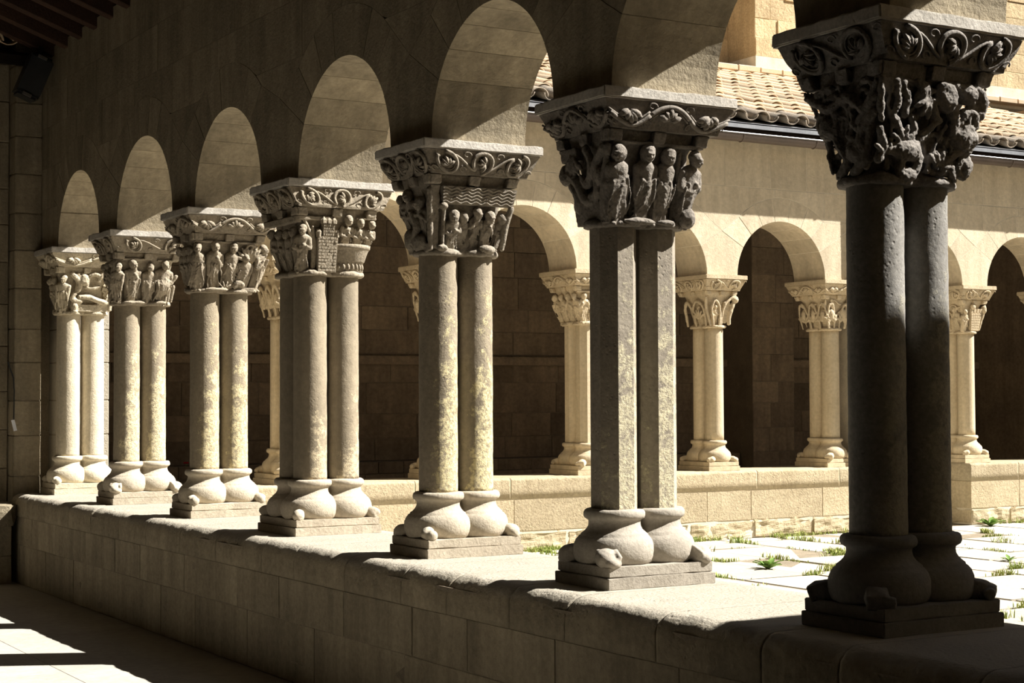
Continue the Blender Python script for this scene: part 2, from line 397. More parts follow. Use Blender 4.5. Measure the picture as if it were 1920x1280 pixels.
def scroll_bm(face, AX, AY, n, style, seed, cx=0, b1=.222):
    """vine scroll lying on the slanted face of the abacus"""
    bm = bmesh.new(); rnd = random.Random(seed)
    zt, zb = ZA-.058, ZC1+.006
    at_, ab_ = (AX-.012, .280); bt_, bb_ = (AY-.012, b1+.010)
    if face in 'FB': wt, wb, dt_, db_ = at_, ab_, bt_, bb_
    else: wt, wb, dt_, db_ = bt_, bb_, at_, ab_
    nrm, tg = Cap().frame(face)
    cx_ = Vector((cx, 0, 0))
    def Q(u, v, d=0):   # u -1..1, v 0..1
        g = v**.8
        wd = wb+(wt-wb)*v; ds = db_+(dt_-db_)*g
        return cx_ + nrm*(ds+d*.8) + tg*(u*wd) + Vector((0, 0, zb+(zt-zb)*v - d*.5))
    W = 2*(wt+wb)/2; H = math.hypot(zt-zb, dt_-db_)
    def q2(x, y, d=0): return Q(x/(W/2), y/H, d)   # metric coordinates, x from centre
    step = W/n; rad = min(H*.50, step*.47); yc = H*.5
    for k in range(n):
        x0 = -W/2+step*(k+.5); sg = 1 if k % 2 == 0 else -1
        if style == 'wave':
            pts = [(x0-step*.5 + step*j/14, yc - sg*math.cos(math.pi*(j/14-.5))*H*.42) for j in range(15)]
            tube(bm, [q2(x, y, .006) for x, y in pts], .011, 7)
            tube(bm, [q2(x, y+sg*.017, .005) for x, y in pts], .005, 5)
        else:
            pts = [(x0+rad*1.04*math.cos(sg*(2.4+5.4*j/26)), yc+rad*math.sin(sg*(2.4+5.4*j/26))) for j in range(27)]
            tube(bm, [q2(x, y, .006) for x, y in pts], .0098, 7)
            tube(bm, [q2(x0+(x-x0)*.82, yc+(y-yc)*.82, .005) for x, y in pts], .0042, 5)
            if k < n-1:
                xa, xb = x0+rad*.7, x0+step-rad*.7
                tube(bm, [q2(xa+(xb-xa)*j/6, yc+sg*rad*.7*math.cos(math.pi*j/6), .005) for j in range(7)], .0065, 6)
        # leaf inside
        nl = 5; lw = 1.35 if style == 'wave' else 1
        base = -sg*.5*math.pi if style == 'wave' else rnd.uniform(0, 6.28)
        bx, by = x0+math.cos(base)*rad*.35*(-1), yc-math.sin(base)*rad*.35
        for j in range(nl):
            an = base+math.pi*(0)+(-1.15+2.3*j/(nl-1))
            ln = rad*(.95 if j in (1, 3) else 1.1)*(.82 if style != 'wave' else 1.08)
            pts = [(bx+math.cos(an)*ln*q, by+math.sin(an)*ln*q) for q in (.12, .4, .7, 1)]
            tube(bm, [q2(x, y, d) for (x, y), d in zip(pts, (.003, .008, .009, .004))], [.007, .0125*lw, .0115*lw, .005], 6)
            tube(bm, [q2(x, y, d) for (x, y), d in zip(pts, (.012, .021, .020, .011))], .003, 4)
        for s in (-1, 1):   # small tendrils in the corners
            cx2, cy2 = x0+s*step*.43, H*(.86 if sg < 0 else .14)
            pts = [(cx2+.024*math.cos(a_)*(1-a_/8), cy2+.02*math.sin(a_)*(1-a_/8)) for a_ in [i_*.6 for i_ in range(9)]]
            tube(bm, [q2(x, y, .003) for x, y in pts], .0035, 5)
    fix(bm)
    return bm

def octo(bm, c, r, z0, z1):   # octagonal shaft, flats facing the axes
    lathe(bm, [(r/math.cos(R(22.5)), z0+(z1-z0)*k/8) for k in range(9)], 8, c, rot=R(22.5))

def base_profile():
    return [(.13,.088),(.155,.092),(.172,.108),(.181,.130),(.183,.155),(.180,.180),(.172,.200),(.160,.214),(.152,.219),(.150,.225),(.138,.234),(.126,.246),(.1185,.260),(.1155,.274),(.117,.285),(.124,.290),(.133,.296),(.137,.306),(.136,.319),(.131,.328),(.122,.333),(.106,.334)]

def claw(bm, sx, sy, C, kind, seed):
    d = Vector((sx, sy, 0)).normalized()
    c = Vector((sx*.107, sy*(.0 if not C.quad else .107), 0))
    p0 = c + d*.15; hy = .216 if not C.quad else .295
    corner = Vector((sx*.262, sy*(hy-.022), 0))
    an = math.atan2(d.y, d.x); q = Matrix.Rotation(an, 3, 'Z')
    if kind == 'knob':
        ell(bm, c+d*.19+Vector((0,0,.128)), (.062,.036,.036), q)
        ell(bm, corner*.93+Vector((0,0,.118)), (.036,.034,.032), q); ell(bm, corner*.96+Vector((0,0,.104)), (.026,.030,.016), q)
    elif kind == 'leaf':
        ell(bm, c+d*.185+Vector((0,0,.130)), (.075,.052,.048), q)
        ell(bm, corner*.92+Vector((0,0,.112)), (.046,.042,.030), q)
        for k in (-1, 0, 1):
            sd_ = Vector((-d.y, d.x, 0))*k
            tube(bm, [c+d*.13+sd_*.03+Vector((0,0,.175)), c+d*.185+sd_*.042+Vector((0,0,.160)), corner*.92+sd_*.034+Vector((0,0,.138)), corner*.97+sd_*.022+Vector((0,0,.11))], .012, 6)
    else:
        ell(bm, c+d*.185+Vector((0,0,.128)), (.075,.046,.042), q)
        box(bm, -.04, .045, -.036, .036, -.03, .03, Matrix.Translation(c+d*.205+Vector((0,0,.128))) @ q.to_4x4() @ Matrix.Rotation(R(18), 4, 'Y'))
        tube(bm, [corner*.95+Vector((-d.y, d.x, 0))*k+Vector((0,0,.118)) for k in (-.036, 0, .036)], .022, 8)

def column(name, loc, rz, mS, mC, quad=False, octa=False, scroll=('circle', 3, 2), scroll_faces='FL', carve=None, blocks='FL', seed=0, scale=1, aboff=.02, claws='knob', hi=True, mB=None):
    root = empty(name, loc, rz); root.scale = (scale,)*3; mB = mB or mS
    C = Cap(quad); C.quad = quad
    ys = (-.107, .107) if quad else (0,)
    hy = .216 if not quad else .295
    # plinth: two tiers, worn edges
    bm = bmesh.new()
    box(bm, -.286, .286, -hy, hy, 0, .052); box(bm, -.276, .276, -hy+.01, hy-.01, .054, .098)
    box(bm, -.27, .27, -hy+.016, hy-.016, .05, .056)
    chamfer(bm, .007, 2)
    bmesh.ops.subdivide_edges(bm, edges=[e for e in bm.edges if e.calc_length() > .1], cuts=8, use_grid_fill=True)
    me = bpy.data.meshes.new('plinth'); bm.to_mesh(me); bm.free(); jitter(me, .006 if hi else .003, 14, seed)
    link('plinth', me, mB, root)
    for x in (-.107, .107):
        for y in ys:
            bm = bmesh.new(); lathe(bm, base_profile(), 48 if hi else 32, (x, y))
            me = bpy.data.meshes.new('moulded_base'); bm.to_mesh(me); bm.free()
            jitter(me, .004, 12, seed+x*9, .0015, 60)
            link('moulded_base', me, mB, root, smooth=True)
            bm = bmesh.new()
            if octa: octo(bm, (x, y), .0975, .33, ZC0+.01)
            else:
                n = 60 if hi else 16
                lathe(bm, [(.1035-.002*(k/n), .33+(ZC0-.32)*k/n) for k in range(n+1)], 48 if hi else 28, (x, y))
            me = bpy.data.meshes.new('shaft'); bm.to_mesh(me); bm.free()
            if hi and not octa: jitter(me, .0018, 9, seed+x*5+y, .0014, 40)
            link('shaft', me, mS, root, smooth=not octa)
    for sx in (-1, 1):
        for sy in (-1, 1):
            bm = bmesh.new(); claw(bm, sx, sy, C, claws, seed)
            link('base_claw', sculpt(bm, .007 if hi else .012, .004, 25, seed, 0), mB, root)
    # capital
    bm = core_bm(C)
    for x in (-.107, .107):
        for y in ys:
            lathe(bm, [(.08, ZC0-.012), (.130, ZC0-.012), (.138, ZC0+.002), (.130, ZC0+.018), (.10, ZC0+.03)], 40, (x, y))
    cap = link('capital', sculpt(bm, .009 if hi else .013, .007, 16, seed, .003, 60, 1), mC, root)
    # blocks under the abacus
    for face in blocks:
        for u in ((-.86, 0, .86) if face in 'FB' else (-.84, 0.05, .84)):
            bm = bmesh.new()
            wv = .12 if face in 'FB' else .15
            for s in (-1, 1):
                relief(bm, C, [('slab', face, u+(-wv if s < 0 else .012), u+(-.012 if s < 0 else wv), .86, .985, -.06, .006)])
            relief(bm, C, [('slab', face, u-wv+.01, u+wv-.01, .87, .98, -.06, -.002)])
            fix(bm)
            link('corner_block', sculpt(bm, .006 if hi else .009, .004, 30, seed+u, .001), mC, cap)
    if carve: carve(C, cap, mC, seed)
    # abacus
    AX, AY = .36, (.287 if not quad else .31)
    bm = bmesh.new(); rings = []
    bb = C.b1+.012; aa = C.a1+.010
    for (fx, fy, z) in [(aa, bb, ZC1-.004), (aa+.004, bb+.003, ZC1+.01)] + [(aa+(AX-.018-aa)*(k/7)**.8, bb+(AY-.018-bb)*(k/7)**.8, ZC1+.01+(.098)*k/7) for k in range(1, 8)] + [(AX-.016, AY-.016, ZA-.052)]:
        ring = []; m_ = 12
        for (x0, y0, x1, y1) in ((-1,-1,1,-1), (1,-1,1,1), (1,1,-1,1), (-1,1,-1,-1)):
            for i in range(m_): ring.append(bm.verts.new((aboff+fx*(x0+(x1-x0)*i/m_), fy*(y0+(y1-y0)*i/m_), z)))
        rings.append(ring)
    for p, q in zip(rings, rings[1:]):
        n = len(p)
        for i in range(n): bm.faces.new((p[i], p[(i+1) % n], q[(i+1) % n], q[i]))
    bm.faces.new(rings[0][::-1]); bm.faces.new(rings[-1])
    me = bpy.data.meshes.new('abacus'); bm.to_mesh(me); bm.free(); jitter(me, .004, 20, seed)
    ab = link('abacus', me, mC, root)
    bm = bmesh.new(); box(bm, aboff-AX, aboff+AX, -AY, AY, ZA-.05, ZA); chamfer(bm, .006, 2)
    bmesh.ops.subdivide_edges(bm, edges=[e for e in bm.edges if e.calc_length() > .2], cuts=14, use_grid_fill=True)
    me = bpy.data.meshes.new('abacus_slab'); bm.to_mesh(me); bm.free(); jitter(me, .006 if hi else .003, 18, seed+3)
    link('abacus_slab', me, M_slate if hi else mC, ab)
    st, nf, ns = scroll
    for face in scroll_faces:
        link('vine_scroll', scroll_bm(face, AX, AY, nf if face in 'FB' else ns, st, seed+ord(face), aboff, C.b1), mC, ab, smooth=True)
    return root

def islands(name, me, m, parent):
    bm = bmesh.new(); bm.from_mesh(me); bm.verts.ensure_lookup_table()
    seen = set(); groups = []
    for v in bm.verts:
        if v.index in seen: continue
        st = [v]; g = set()
        while st:
            x = st.pop()
            if x.index in seen: continue
            seen.add(x.index); g.add(x.index)
            st.extend(e.other_vert(x) for e in x.link_edges)
        groups.append(g)
    for g in groups:
        if len(g) < 60: continue
        if len(groups) == 1: link(name, me, m, parent); break
        b2 = bm.copy(); bmesh.ops.delete(b2, geom=[v for v in b2.verts if v.index not in g], context='VERTS')
        link(name, b2, m, parent, smooth=True)
    bm.free()

def carve_list(figs, items_by_face, extra=None, vox=.0042, amp=.005, sc=22, amp2=.0016, sc2=80):
    def fn(C, cap, mC, seed):
        for i, (face, u, t0, t1, kw) in enumerate(figs):
            kw = dict(kw); d = kw.pop('d', -.012); yv = kw.pop('yaw', 0)
            bm = bmesh.new(); figure(bm, C.figmat(face, u, t0, t1, d, yv), seed=seed*10+i, **kw)
            link('carved_figure', sculpt(bm, vox, .004, 22, seed*10+i, .0012, 90, 1), mC, cap)
        for face, items in items_by_face.items():
            bm = bmesh.new(); relief(bm, C, items)
            islands('carved_relief', sculpt(bm, vox*1.05, amp, sc, seed+3, amp2, sc2, 1), mC, cap)
        if extra: extra(C, cap, mC, seed)
    return fn

F_ = lambda face, u, t0, t1, **kw: (face, u, t0, t1, kw)
rng_ = random.Random(3)
def thicket(face, n, seed, r=.02, u0=-.95, u1=.95, t0=.05, t1=.84):
    rd = random.Random(seed); out = []
    for k in range(n):
        u, t = rd.uniform(u0, u1), rd.uniform(t0, t1); an = rd.uniform(0, 6.28); pts = []
        for j in range(4):
            t_ = max(.1, min(.84, t)); um = .62+.38*t_; pts.append((max(-um, min(um, u)), t_)); u += .22*math.cos(an); t += .16*math.sin(an); an += rd.uniform(-1.1, 1.1)
        out.append(('tube', face, pts, r*rd.uniform(.6, 1.1), rd.uniform(-.022, .004)))
    return out

# column 1: entwined beasts and foliage
c1F = [('slab','F',-1,-.62,.72,.87,-.03,.004), ('tube','F',[(-.98,.84),(-.97,.64),(-.93,.5)],.018,.002), ('tube','F',[(-.72,.82),(-.66,.66),(-.72,.56)],.022,.004),
  ('tube','F',[(-.6,.82),(-.5,.7),(-.5,.56)],.026,.0), ('tube','F',[(-.34,.84),(-.2,.76),(-.16,.6)],.024,.002), ('tube','F',[(-.2,.82),(-.05,.66),(.1,.56),(.2,.54)],.020,.004),
  ('blob','F',.22,.74,.05,.06,.04), ('tube','F',[(.1,.82),(.3,.74),(.46,.56),(.5,.44)],.032,.004), ('tube','F',[(.36,.84),(.56,.8),(.74,.7)],.028,.004), ('blob','F',.6,.78,.045,.04,.04),
  ('tube','F',[(.78,.82),(.92,.74),(.95,.6)],.028,.006), ('tube','F',[(.62,.62),(.8,.62),(.9,.52)],.030,.004), ('tube','F',[(.55,.42),(.72,.5),(.9,.42),(.86,.3)],.034,.004), ('blob','F',.74,.42,.07,.055,.04),
  ('tube','F',[(-.72,.54),(-.6,.44),(-.46,.36)],.024,.004), ('tube','F',[(-.36,.54),(-.3,.44),(-.34,.34)],.022,.004), ('tube','F',[(.12,.52),(-.05,.42),(-.2,.34)],.022,.002),
  ('blob','F',-.42,.26,.075,.045,.035,.006), ('tube','F',[(-.62,.3),(-.5,.2),(-.5,.08)],.030,.004), ('tube','F',[(-.22,.28),(-.14,.18),(-.24,.06)],.030,.006), ('blob','F',-.36,.05,.05,.03,.035),
  ('tube','F',[(.34,.5),(.2,.34),(.1,.16),(.08,.1)],.012,.004), ('tube','F',[(.44,.1),(.56,.24),(.8,.28),(.74,.12),(.9,.06)],.020,.006), ('tube','F',[(.4,.24),(.6,.14),(.7,.04)],.022,.002),
  ('blob','F',.9,.18,.03,.05,.03), ('tube','F',[(-.95,.42),(-.86,.3),(-.92,.16)],.024,.0)]
c1F = [(it[0], it[1], it[2], it[3]*.74)+tuple(it[4:]) if it[0] == 'tube' else it for it in c1F]
c1F += [('fan','F',-.1,.72,.075,5,-2.6,-.4,.010,.004), ('fan','F',.72,.66,.08,5,-2.2,.4,.011,.004), ('fan','F',-.5,.3,.07,5,.2,2.6,.010,.004), ('fan','F',.3,.12,.07,5,.3,2.4,.010,.002), ('fan','F',-.82,.2,.06,4,.5,2.5,.009,.0)]
c1L = thicket('L', 26, 5, .015) + [('tube','L',[(-.9,.8),(-.4,.66),(.1,.74),(.6,.6),(.9,.7)],.02), ('tube','L',[(.9,.56),(.5,.4),(.6,.2),(.2,.08)],.022),
  ('tube','L',[(-.2,.6),(-.3,.36),(0,.2),(-.4,.06)],.022), ('blob','L',.3,.26,.05,.045,.03), ('blob','L',-.5,.5,.05,.05,.03)]
# column 2: four standing saints
c2f = [F_('F',-.74,.03,.84,hood=1,lean=-.07,turn=-.7,arms=0,mantle=1,wide=1.05,d=.006), F_('F',-.2,.02,.86,hood=1,turn=-.2,arms=3,wide=.8,d=.0,mantle=1), F_('F',.24,.03,.84,hood=1,turn=-.35,arms=0,mantle=-1,wide=.85,d=-.002), F_('F',.82,.02,.84,hood=0,turn=.2,arms=1,mantle=1,wide=.95,yaw=.3)]
c2F = [('blob','F',-.25,.03,.09,.018,.035,.004), ('blob','F',.42,.03,.05,.016,.03), ('blob','F',.92,.1,.045,.05,.04), ('tube','F',[(.5,.78),(.62,.5),(.9,.56)],.012,-.016), ('slab','F',-.9,.95,.84,.875,-.04,-.002)]
c2L = [('slab','L',-1,1,.0,.24,-.03,-.002), ('tube','L',[(-.95,.62),(-.5,.5),(-.2,.3),(.1,.26)],.026,.0), ('tube','L',[(.8,.8),(.45,.6),(.55,.36),(.2,.3)],.028,-.004), ('tube','L',[(.1,.82),(.3,.6),(0,.45),(-.2,.52)],.024,-.002),
  ('fan','L',-.45,.8,.1,5,-2.3,-.9,.013,.0), ('blob','L',-.95,.58,.035,.05,.035), ('blob','L',.66,.52,.03,.05,.03), ('tube','L',[(.95,.8),(.86,.5),(.9,.2)],.02,-.004), ('tube','L',[(-.8,.44),(-.55,.3),(-.7,.2)],.024), ('slab','L',-.95,-.3,.72,.86,-.03,.004)]
# column 3: waves over small figures
c3f = [F_('F',-.40,.03,.52,head=1.5,arms=1,turn=-.3,wide=1.05,d=.0), F_('F',-.12,.08,.52,head=1.35,arms=3,turn=.3,wide=.85,d=-.02), F_('F',.2,.1,.58,head=1.35,arms=2,turn=.5,wide=.8,d=-.01), F_('F',.5,.04,.54,head=1.45,arms=4,turn=.2,wide=.85,d=-.004), F_('F',.82,.08,.52,head=1.45,arms=1,turn=.4,wide=.8,yaw=.3),
  F_('L',.3,.1,.72,head=1.25,arms=2,turn=-.2,wide=1.25), F_('L',-.35,.2,.84,head=1.2,arms=1,turn=.4,wide=1.05), F_('L',-.85,.3,.8,head=1.1,arms=1,wide=1.0)]
c3F = [('tube','F',[(-.66,.06),(-.66,.56)],.012,.0), ('blob','F',-.66,.59,.024,.02,.024), ('blob','F',-.66,.06,.03,.02,.026), ('blob','F',.55,.06,.05,.026,.03), ('slab','F',-.95,-.74,.05,.85,-.03,-.012), ('tube','F',[(.95,.08),(.93,.4),(.98,.6)],.02,.0)]
c3L = [('slab','L',-.95,.75,.0,.12,-.03,-.0), ('blob','L',.1,.14,.07,.05,.03), ('tube','L',[(.9,.05),(.9,.8)],.018,-.012), ('tube','L',[(-.1,.5),(.1,.35),(-.2,.2)],.026), ('blob','L',-.6,.2,.06,.06,.03)]
def waves(C, cap, mC, seed):
    bm = bmesh.new(); relief(bm, C, [('slab','F',-.70,1.0,.62,.84,-.03,.006)])
    for k in range(5):
        pts = []
        for j in range(57):
            u = -.70+1.68*j/56
            pts.append(C.P('F', u, .645+.042*k+.014*math.sin(j*.78), .007))
        tube(bm, pts, .0042, 6)
    fix(bm); link('carved_wave_band', bm, mC, cap)
# column 4: tower, tub of half figures, standing row on the gallery side
c4f = [F_('F',.30,.40,.92,pose='half',arms=1,turn=.1,wide=.9,d=.004,head=1.25), F_('F',.62,.40,.88,pose='half',arms=1,turn=.15,wide=.9,d=.004,head=1.25), F_('F',.93,.40,.86,pose='half',arms=1,turn=.3,wide=.85,d=.0,head=1.25),
  F_('F',-.86,.04,.74,arms=1,turn=-.3,wide=.85,yaw=-.4), F_('L',.62,.05,.72,arms=1,wide=.8), F_('L',.2,.05,.70,arms=3,wide=.8), F_('L',-.25,.05,.72,arms=1,wide=.8), F_('L',-.7,.08,.74,arms=1,wide=.85)]
c4F = [('tube','F',[(-.62,.06),(-.6,.4),(-.7,.66),(-.82,.8)],.012,-.014), ('tube','F',[(-.55,.1),(-.53,.4),(-.6,.7)],.010,-.014), ('slab','F',-.98,-.05,.80,.86,-.03,-.004), ('slab','F',.5,1.0,.84,.87,-.03,.004)]
c4L = [('slab','L',-.95,.95,.76,.86,-.03,.006)]
def tower(C, cap, mC, seed):
    bm = bmesh.new(); rd = random.Random(4)
    relief(bm, C, [('slab','F',-.50,.04,.03,.56,-.03,.014), ('slab','F',-.36,-.06,.55,.76,-.03,.010)])
    def rows(u0, u1, t0, t1, n, d):
        for i in range(n):
            ta, tb = t0+(t1-t0)*i/n, t0+(t1-t0)*(i+1)/n; m_ = 6 if i % 2 else 5
            for j in range(m_):
                ua, ub = u0+(u1-u0)*j/m_, u0+(u1-u0)*(j+1)/m_
                relief(bm, C, [('slab','F',ua+.008,ub-.008,ta+.006,tb-.006,d-.01,d+rd.uniform(.002,.006))])
    rows(-.50, .04, .04, .56, 11, .014); rows(-.36, -.06, .57, .75, 4, .010)
    for u in (-.34, -.21, -.08):
        p = C.P('F', u, .755, .0); lathe(bm, [(.02, p.z), (.022, p.z+.02), (.002, p.z+.045)], 6, (p.x, p.y-.003))
    for u in (-.47, .02):
        p = C.P('F', u, .555, .0); lathe(bm, [(.016, p.z), (.019, p.z+.03), (.012, p.z+.045)], 8, (p.x, p.y-.004))
    fix(bm); link('carved_tower', bm, mC, cap)
    bm = bmesh.new(); z = lambda t: ZC0+t*(ZC1-ZC0)
    y0 = -.107
    lathe(bm, [(.118, z(.04)), (.126, z(.05)), (.126, z(.2)), (.130, z(.2)), (.134, z(.21)), (.155, z(.36)), (.166, z(.40)), (.17, z(.405)), (.172, z(.46)), (.160, z(.465)), (.14, z(.45))], 40, (.112, y0))
    for k in range(7):
        an = R(-125+13*k); ell(bm, (.112+.128*math.cos(an), y0+.128*math.sin(an), z(.12)), (.011, .011, .022), sub=1)
    fix(bm); link('carved_tub', bm, mC, cap, smooth=True)
# column 5
c5f = [F_('F',-.88,.04,.84,beard=1,arms=0,mantle=1,turn=.1,wide=.95,yaw=-.4), F_('F',-.38,.02,.88,beard=1,arms=4,wide=.82), F_('F',.08,.03,.86,arms=0,mantle=-1,turn=-.5,wide=.95,lean=.05), F_('F',.55,.06,.66,hood=1,turn=.5,arms=3,wide=1.15,d=.006,mantle=1), F_('F',.97,.05,.84,beard=1,arms=2,turn=.4,wide=.85,yaw=.7,lean=.06),
  F_('L',.4,.05,.80,arms=1,wide=.9), F_('L',-.1,.05,.80,arms=1,wide=.9), F_('L',-.6,.05,.80,arms=1,wide=.9)]
c5F = [('fan','F',.66,.52,.12,9,.3,2.8,.011,-.012), ('tube','F',[(.44,.56),(.5,.74),(.62,.82),(.76,.78),(.82,.6)],.010,-.004), ('blob','F',-.3,.03,.09,.016,.035), ('tube','F',[(.3,.1),(.4,.16),(.55,.12)],.026,.0), ('fan','F',-.05,.04,.06,4,.6,2.4,.006,.0), ('slab','F',.3,.98,.0,.08,-.04,.0), ('slab','F',-.95,.95,.83,.86,-.04,-.004)]
c5L = [('slab','L',-.9,.9,.0,.08,-.04,.0), ('tube','L',[(.8,.7),(.7,.4),(.85,.1)],.02), ('fan','L',-.3,.8,.06,4,-2.4,-.8,.012)]
# column 6
c6f = [F_('F',-.46,.02,.88,beard=1,arms=4,turn=.35,wide=.9,mantle=1), F_('F',.06,.03,.82,beard=1,arms=3,turn=-.5,wide=.85,lean=.03,mantle=-1), F_('F',.56,.03,.88,pose='sit',arms=1,turn=.3,wide=1.0), F_('F',-.97,.06,.80,arms=3,wide=.8,lean=.05,yaw=-.6),
  F_('L',.35,.25,.86,arms=1,wide=1), F_('L',-.3,.25,.84,arms=2,wide=1), F_('L',-.8,.2,.82,arms=1,wide=1)]
c6F = [('slab','F',.62,.92,.06,.36,-.03,.0), ('tube','F',[(.62,.36),(.82,.4),(.98,.56)],.016,.0), ('tube','F',[(.74,.06),(.74,.34)],.010,.006), ('tube','F',[(.84,.06),(.84,.30)],.010,.006), ('tube','F',[(.95,.06),(.97,.36)],.014,.0), ('blob','F',-.35,.025,.1,.016,.035), ('slab','F',-.8,-.1,.84,.88,-.03,-.0), ('slab','F',.3,.95,.84,.875,-.04,-.004), ('blob','F',.55,.03,.06,.016,.03)]
c6L = [('slab','L',-.9,.95,.0,.24,-.03,.0), ('tube','L',[(.85,.8),(.75,.5),(.9,.3)],.024)]
# column 7: tomb with a lying figure under broken canopies
c7f = [F_('F',-.84,.04,.84,arms=3,wide=.95,turn=-.4,yaw=-.4,lean=.04), F_('F',.80,.34,.74,pose='half',arms=1,turn=-.4,lean=-.06,wide=.9,head=1.2), F_('L',.3,.05,.8,arms=1,wide=1), F_('L',-.4,.05,.8,arms=1,wide=1)]
c7F = [('tube','F',[(-.42,.42),(-.5,.32),(-.36,.28),(-.18,.26)],.026,.006), ('tube','F',[(-.22,.36),(.1,.36),(.5,.28),(.82,.24)],.026,.008), ('blob','F',-.42,.16,.035,.055,.035), ('blob','F',-.42,.05,.035,.025,.035), ('slab','F',-.28,.86,.04,.2,-.03,.01),
  ('tube','F',[(-.5,.84),(-.28,.7),(-.3,.5)],.030,.0), ('tube','F',[(-.3,.84),(-.2,.68),(-.26,.5)],.022,.0), ('blob','F',-.1,.74,.055,.06,.04), ('tube','F',[(.0,.58),(.1,.82),(.36,.84),(.46,.7)],.022,.008), ('tube','F',[(.42,.72),(.52,.86),(.82,.82),(.94,.56)],.026,.008), ('tube','F',[(-.02,.56),(.3,.55),(.46,.6)],.016,.004), ('tube','F',[(.92,.5),(.96,.3),(.98,.1)],.024,.002)]
c7L = [('slab','L',-.9,.9,.0,.1,-.03,.0)]

NEAR = {1: 4.4995, 2: 6.1754, 3: 7.8266, 4: 9.6005, 5: 11.3347, 6: 13.1022, 7: 14.765}
PZ = .758
GRP = 'carved twin columns of the shaded arcade'
carves = {1: carve_list([], {'F': c1F+thicket('F', 30, 9, .0115), 'L': c1L+thicket('L', 20, 12, .0105)}, vox=.0036, amp=.005, sc=34, amp2=.0024, sc2=110), 2: carve_list(c2f, {'F': c2F, 'L': c2L}), 3: carve_list(c3f, {'F': c3F, 'L': c3L}, waves),
  4: carve_list(c4f, {'F': c4F, 'L': c4L}, tower), 5: carve_list(c5f, {'F': c5F, 'L': c5L}), 6: carve_list(c6f, {'F': c6F, 'L': c6L}), 7: carve_list(c7f, {'F': c7F, 'L': c7L})}
scr = {1: ('circle', 3, 2), 2: ('wave', 3, 3), 3: ('circle', 3, 3), 4: ('circle', 3, 3), 5: ('wave', 3, 2), 6: ('circle', 2, 2), 7: ('wave', 2, 2)}
LAB = {1: 'blackened round twin column in the foreground with a pierced capital of beasts and foliage',
  2: 'grey octagonal twin column whose capital carries four tall standing saints',
  3: 'lichen-crusted round twin column whose capital has a band of carved waves over small figures',
  4: 'clustered column of four round shafts, capital with a carved castle tower and tub of figures',
  5: 'yellow-lichened twin column, capital with standing saints and a fan-shaped wing',
  6: 'taupe twin column whose capital shows two bearded saints and a seated one on a chair',
  7: 'pale cream twin column against the corner pier, capital with a lying figure on a tomb'}
CL = {1: 'scroll', 2: 'leaf', 3: 'knob', 4: 'knob', 5: 'knob', 6: 'leaf', 7: 'knob'}
for i in range(1, 8):
    o = column('twin_column', (4.286, NEAR[i], PZ), 0, M_col[i], M_cap[i], quad=(i == 4), octa=(i == 2), scroll=scr[i], carve=carves[i], seed=i, claws=CL[i], mB=M_base[i])
    tag(o, LAB[i], 'column', GRP, 'thing')

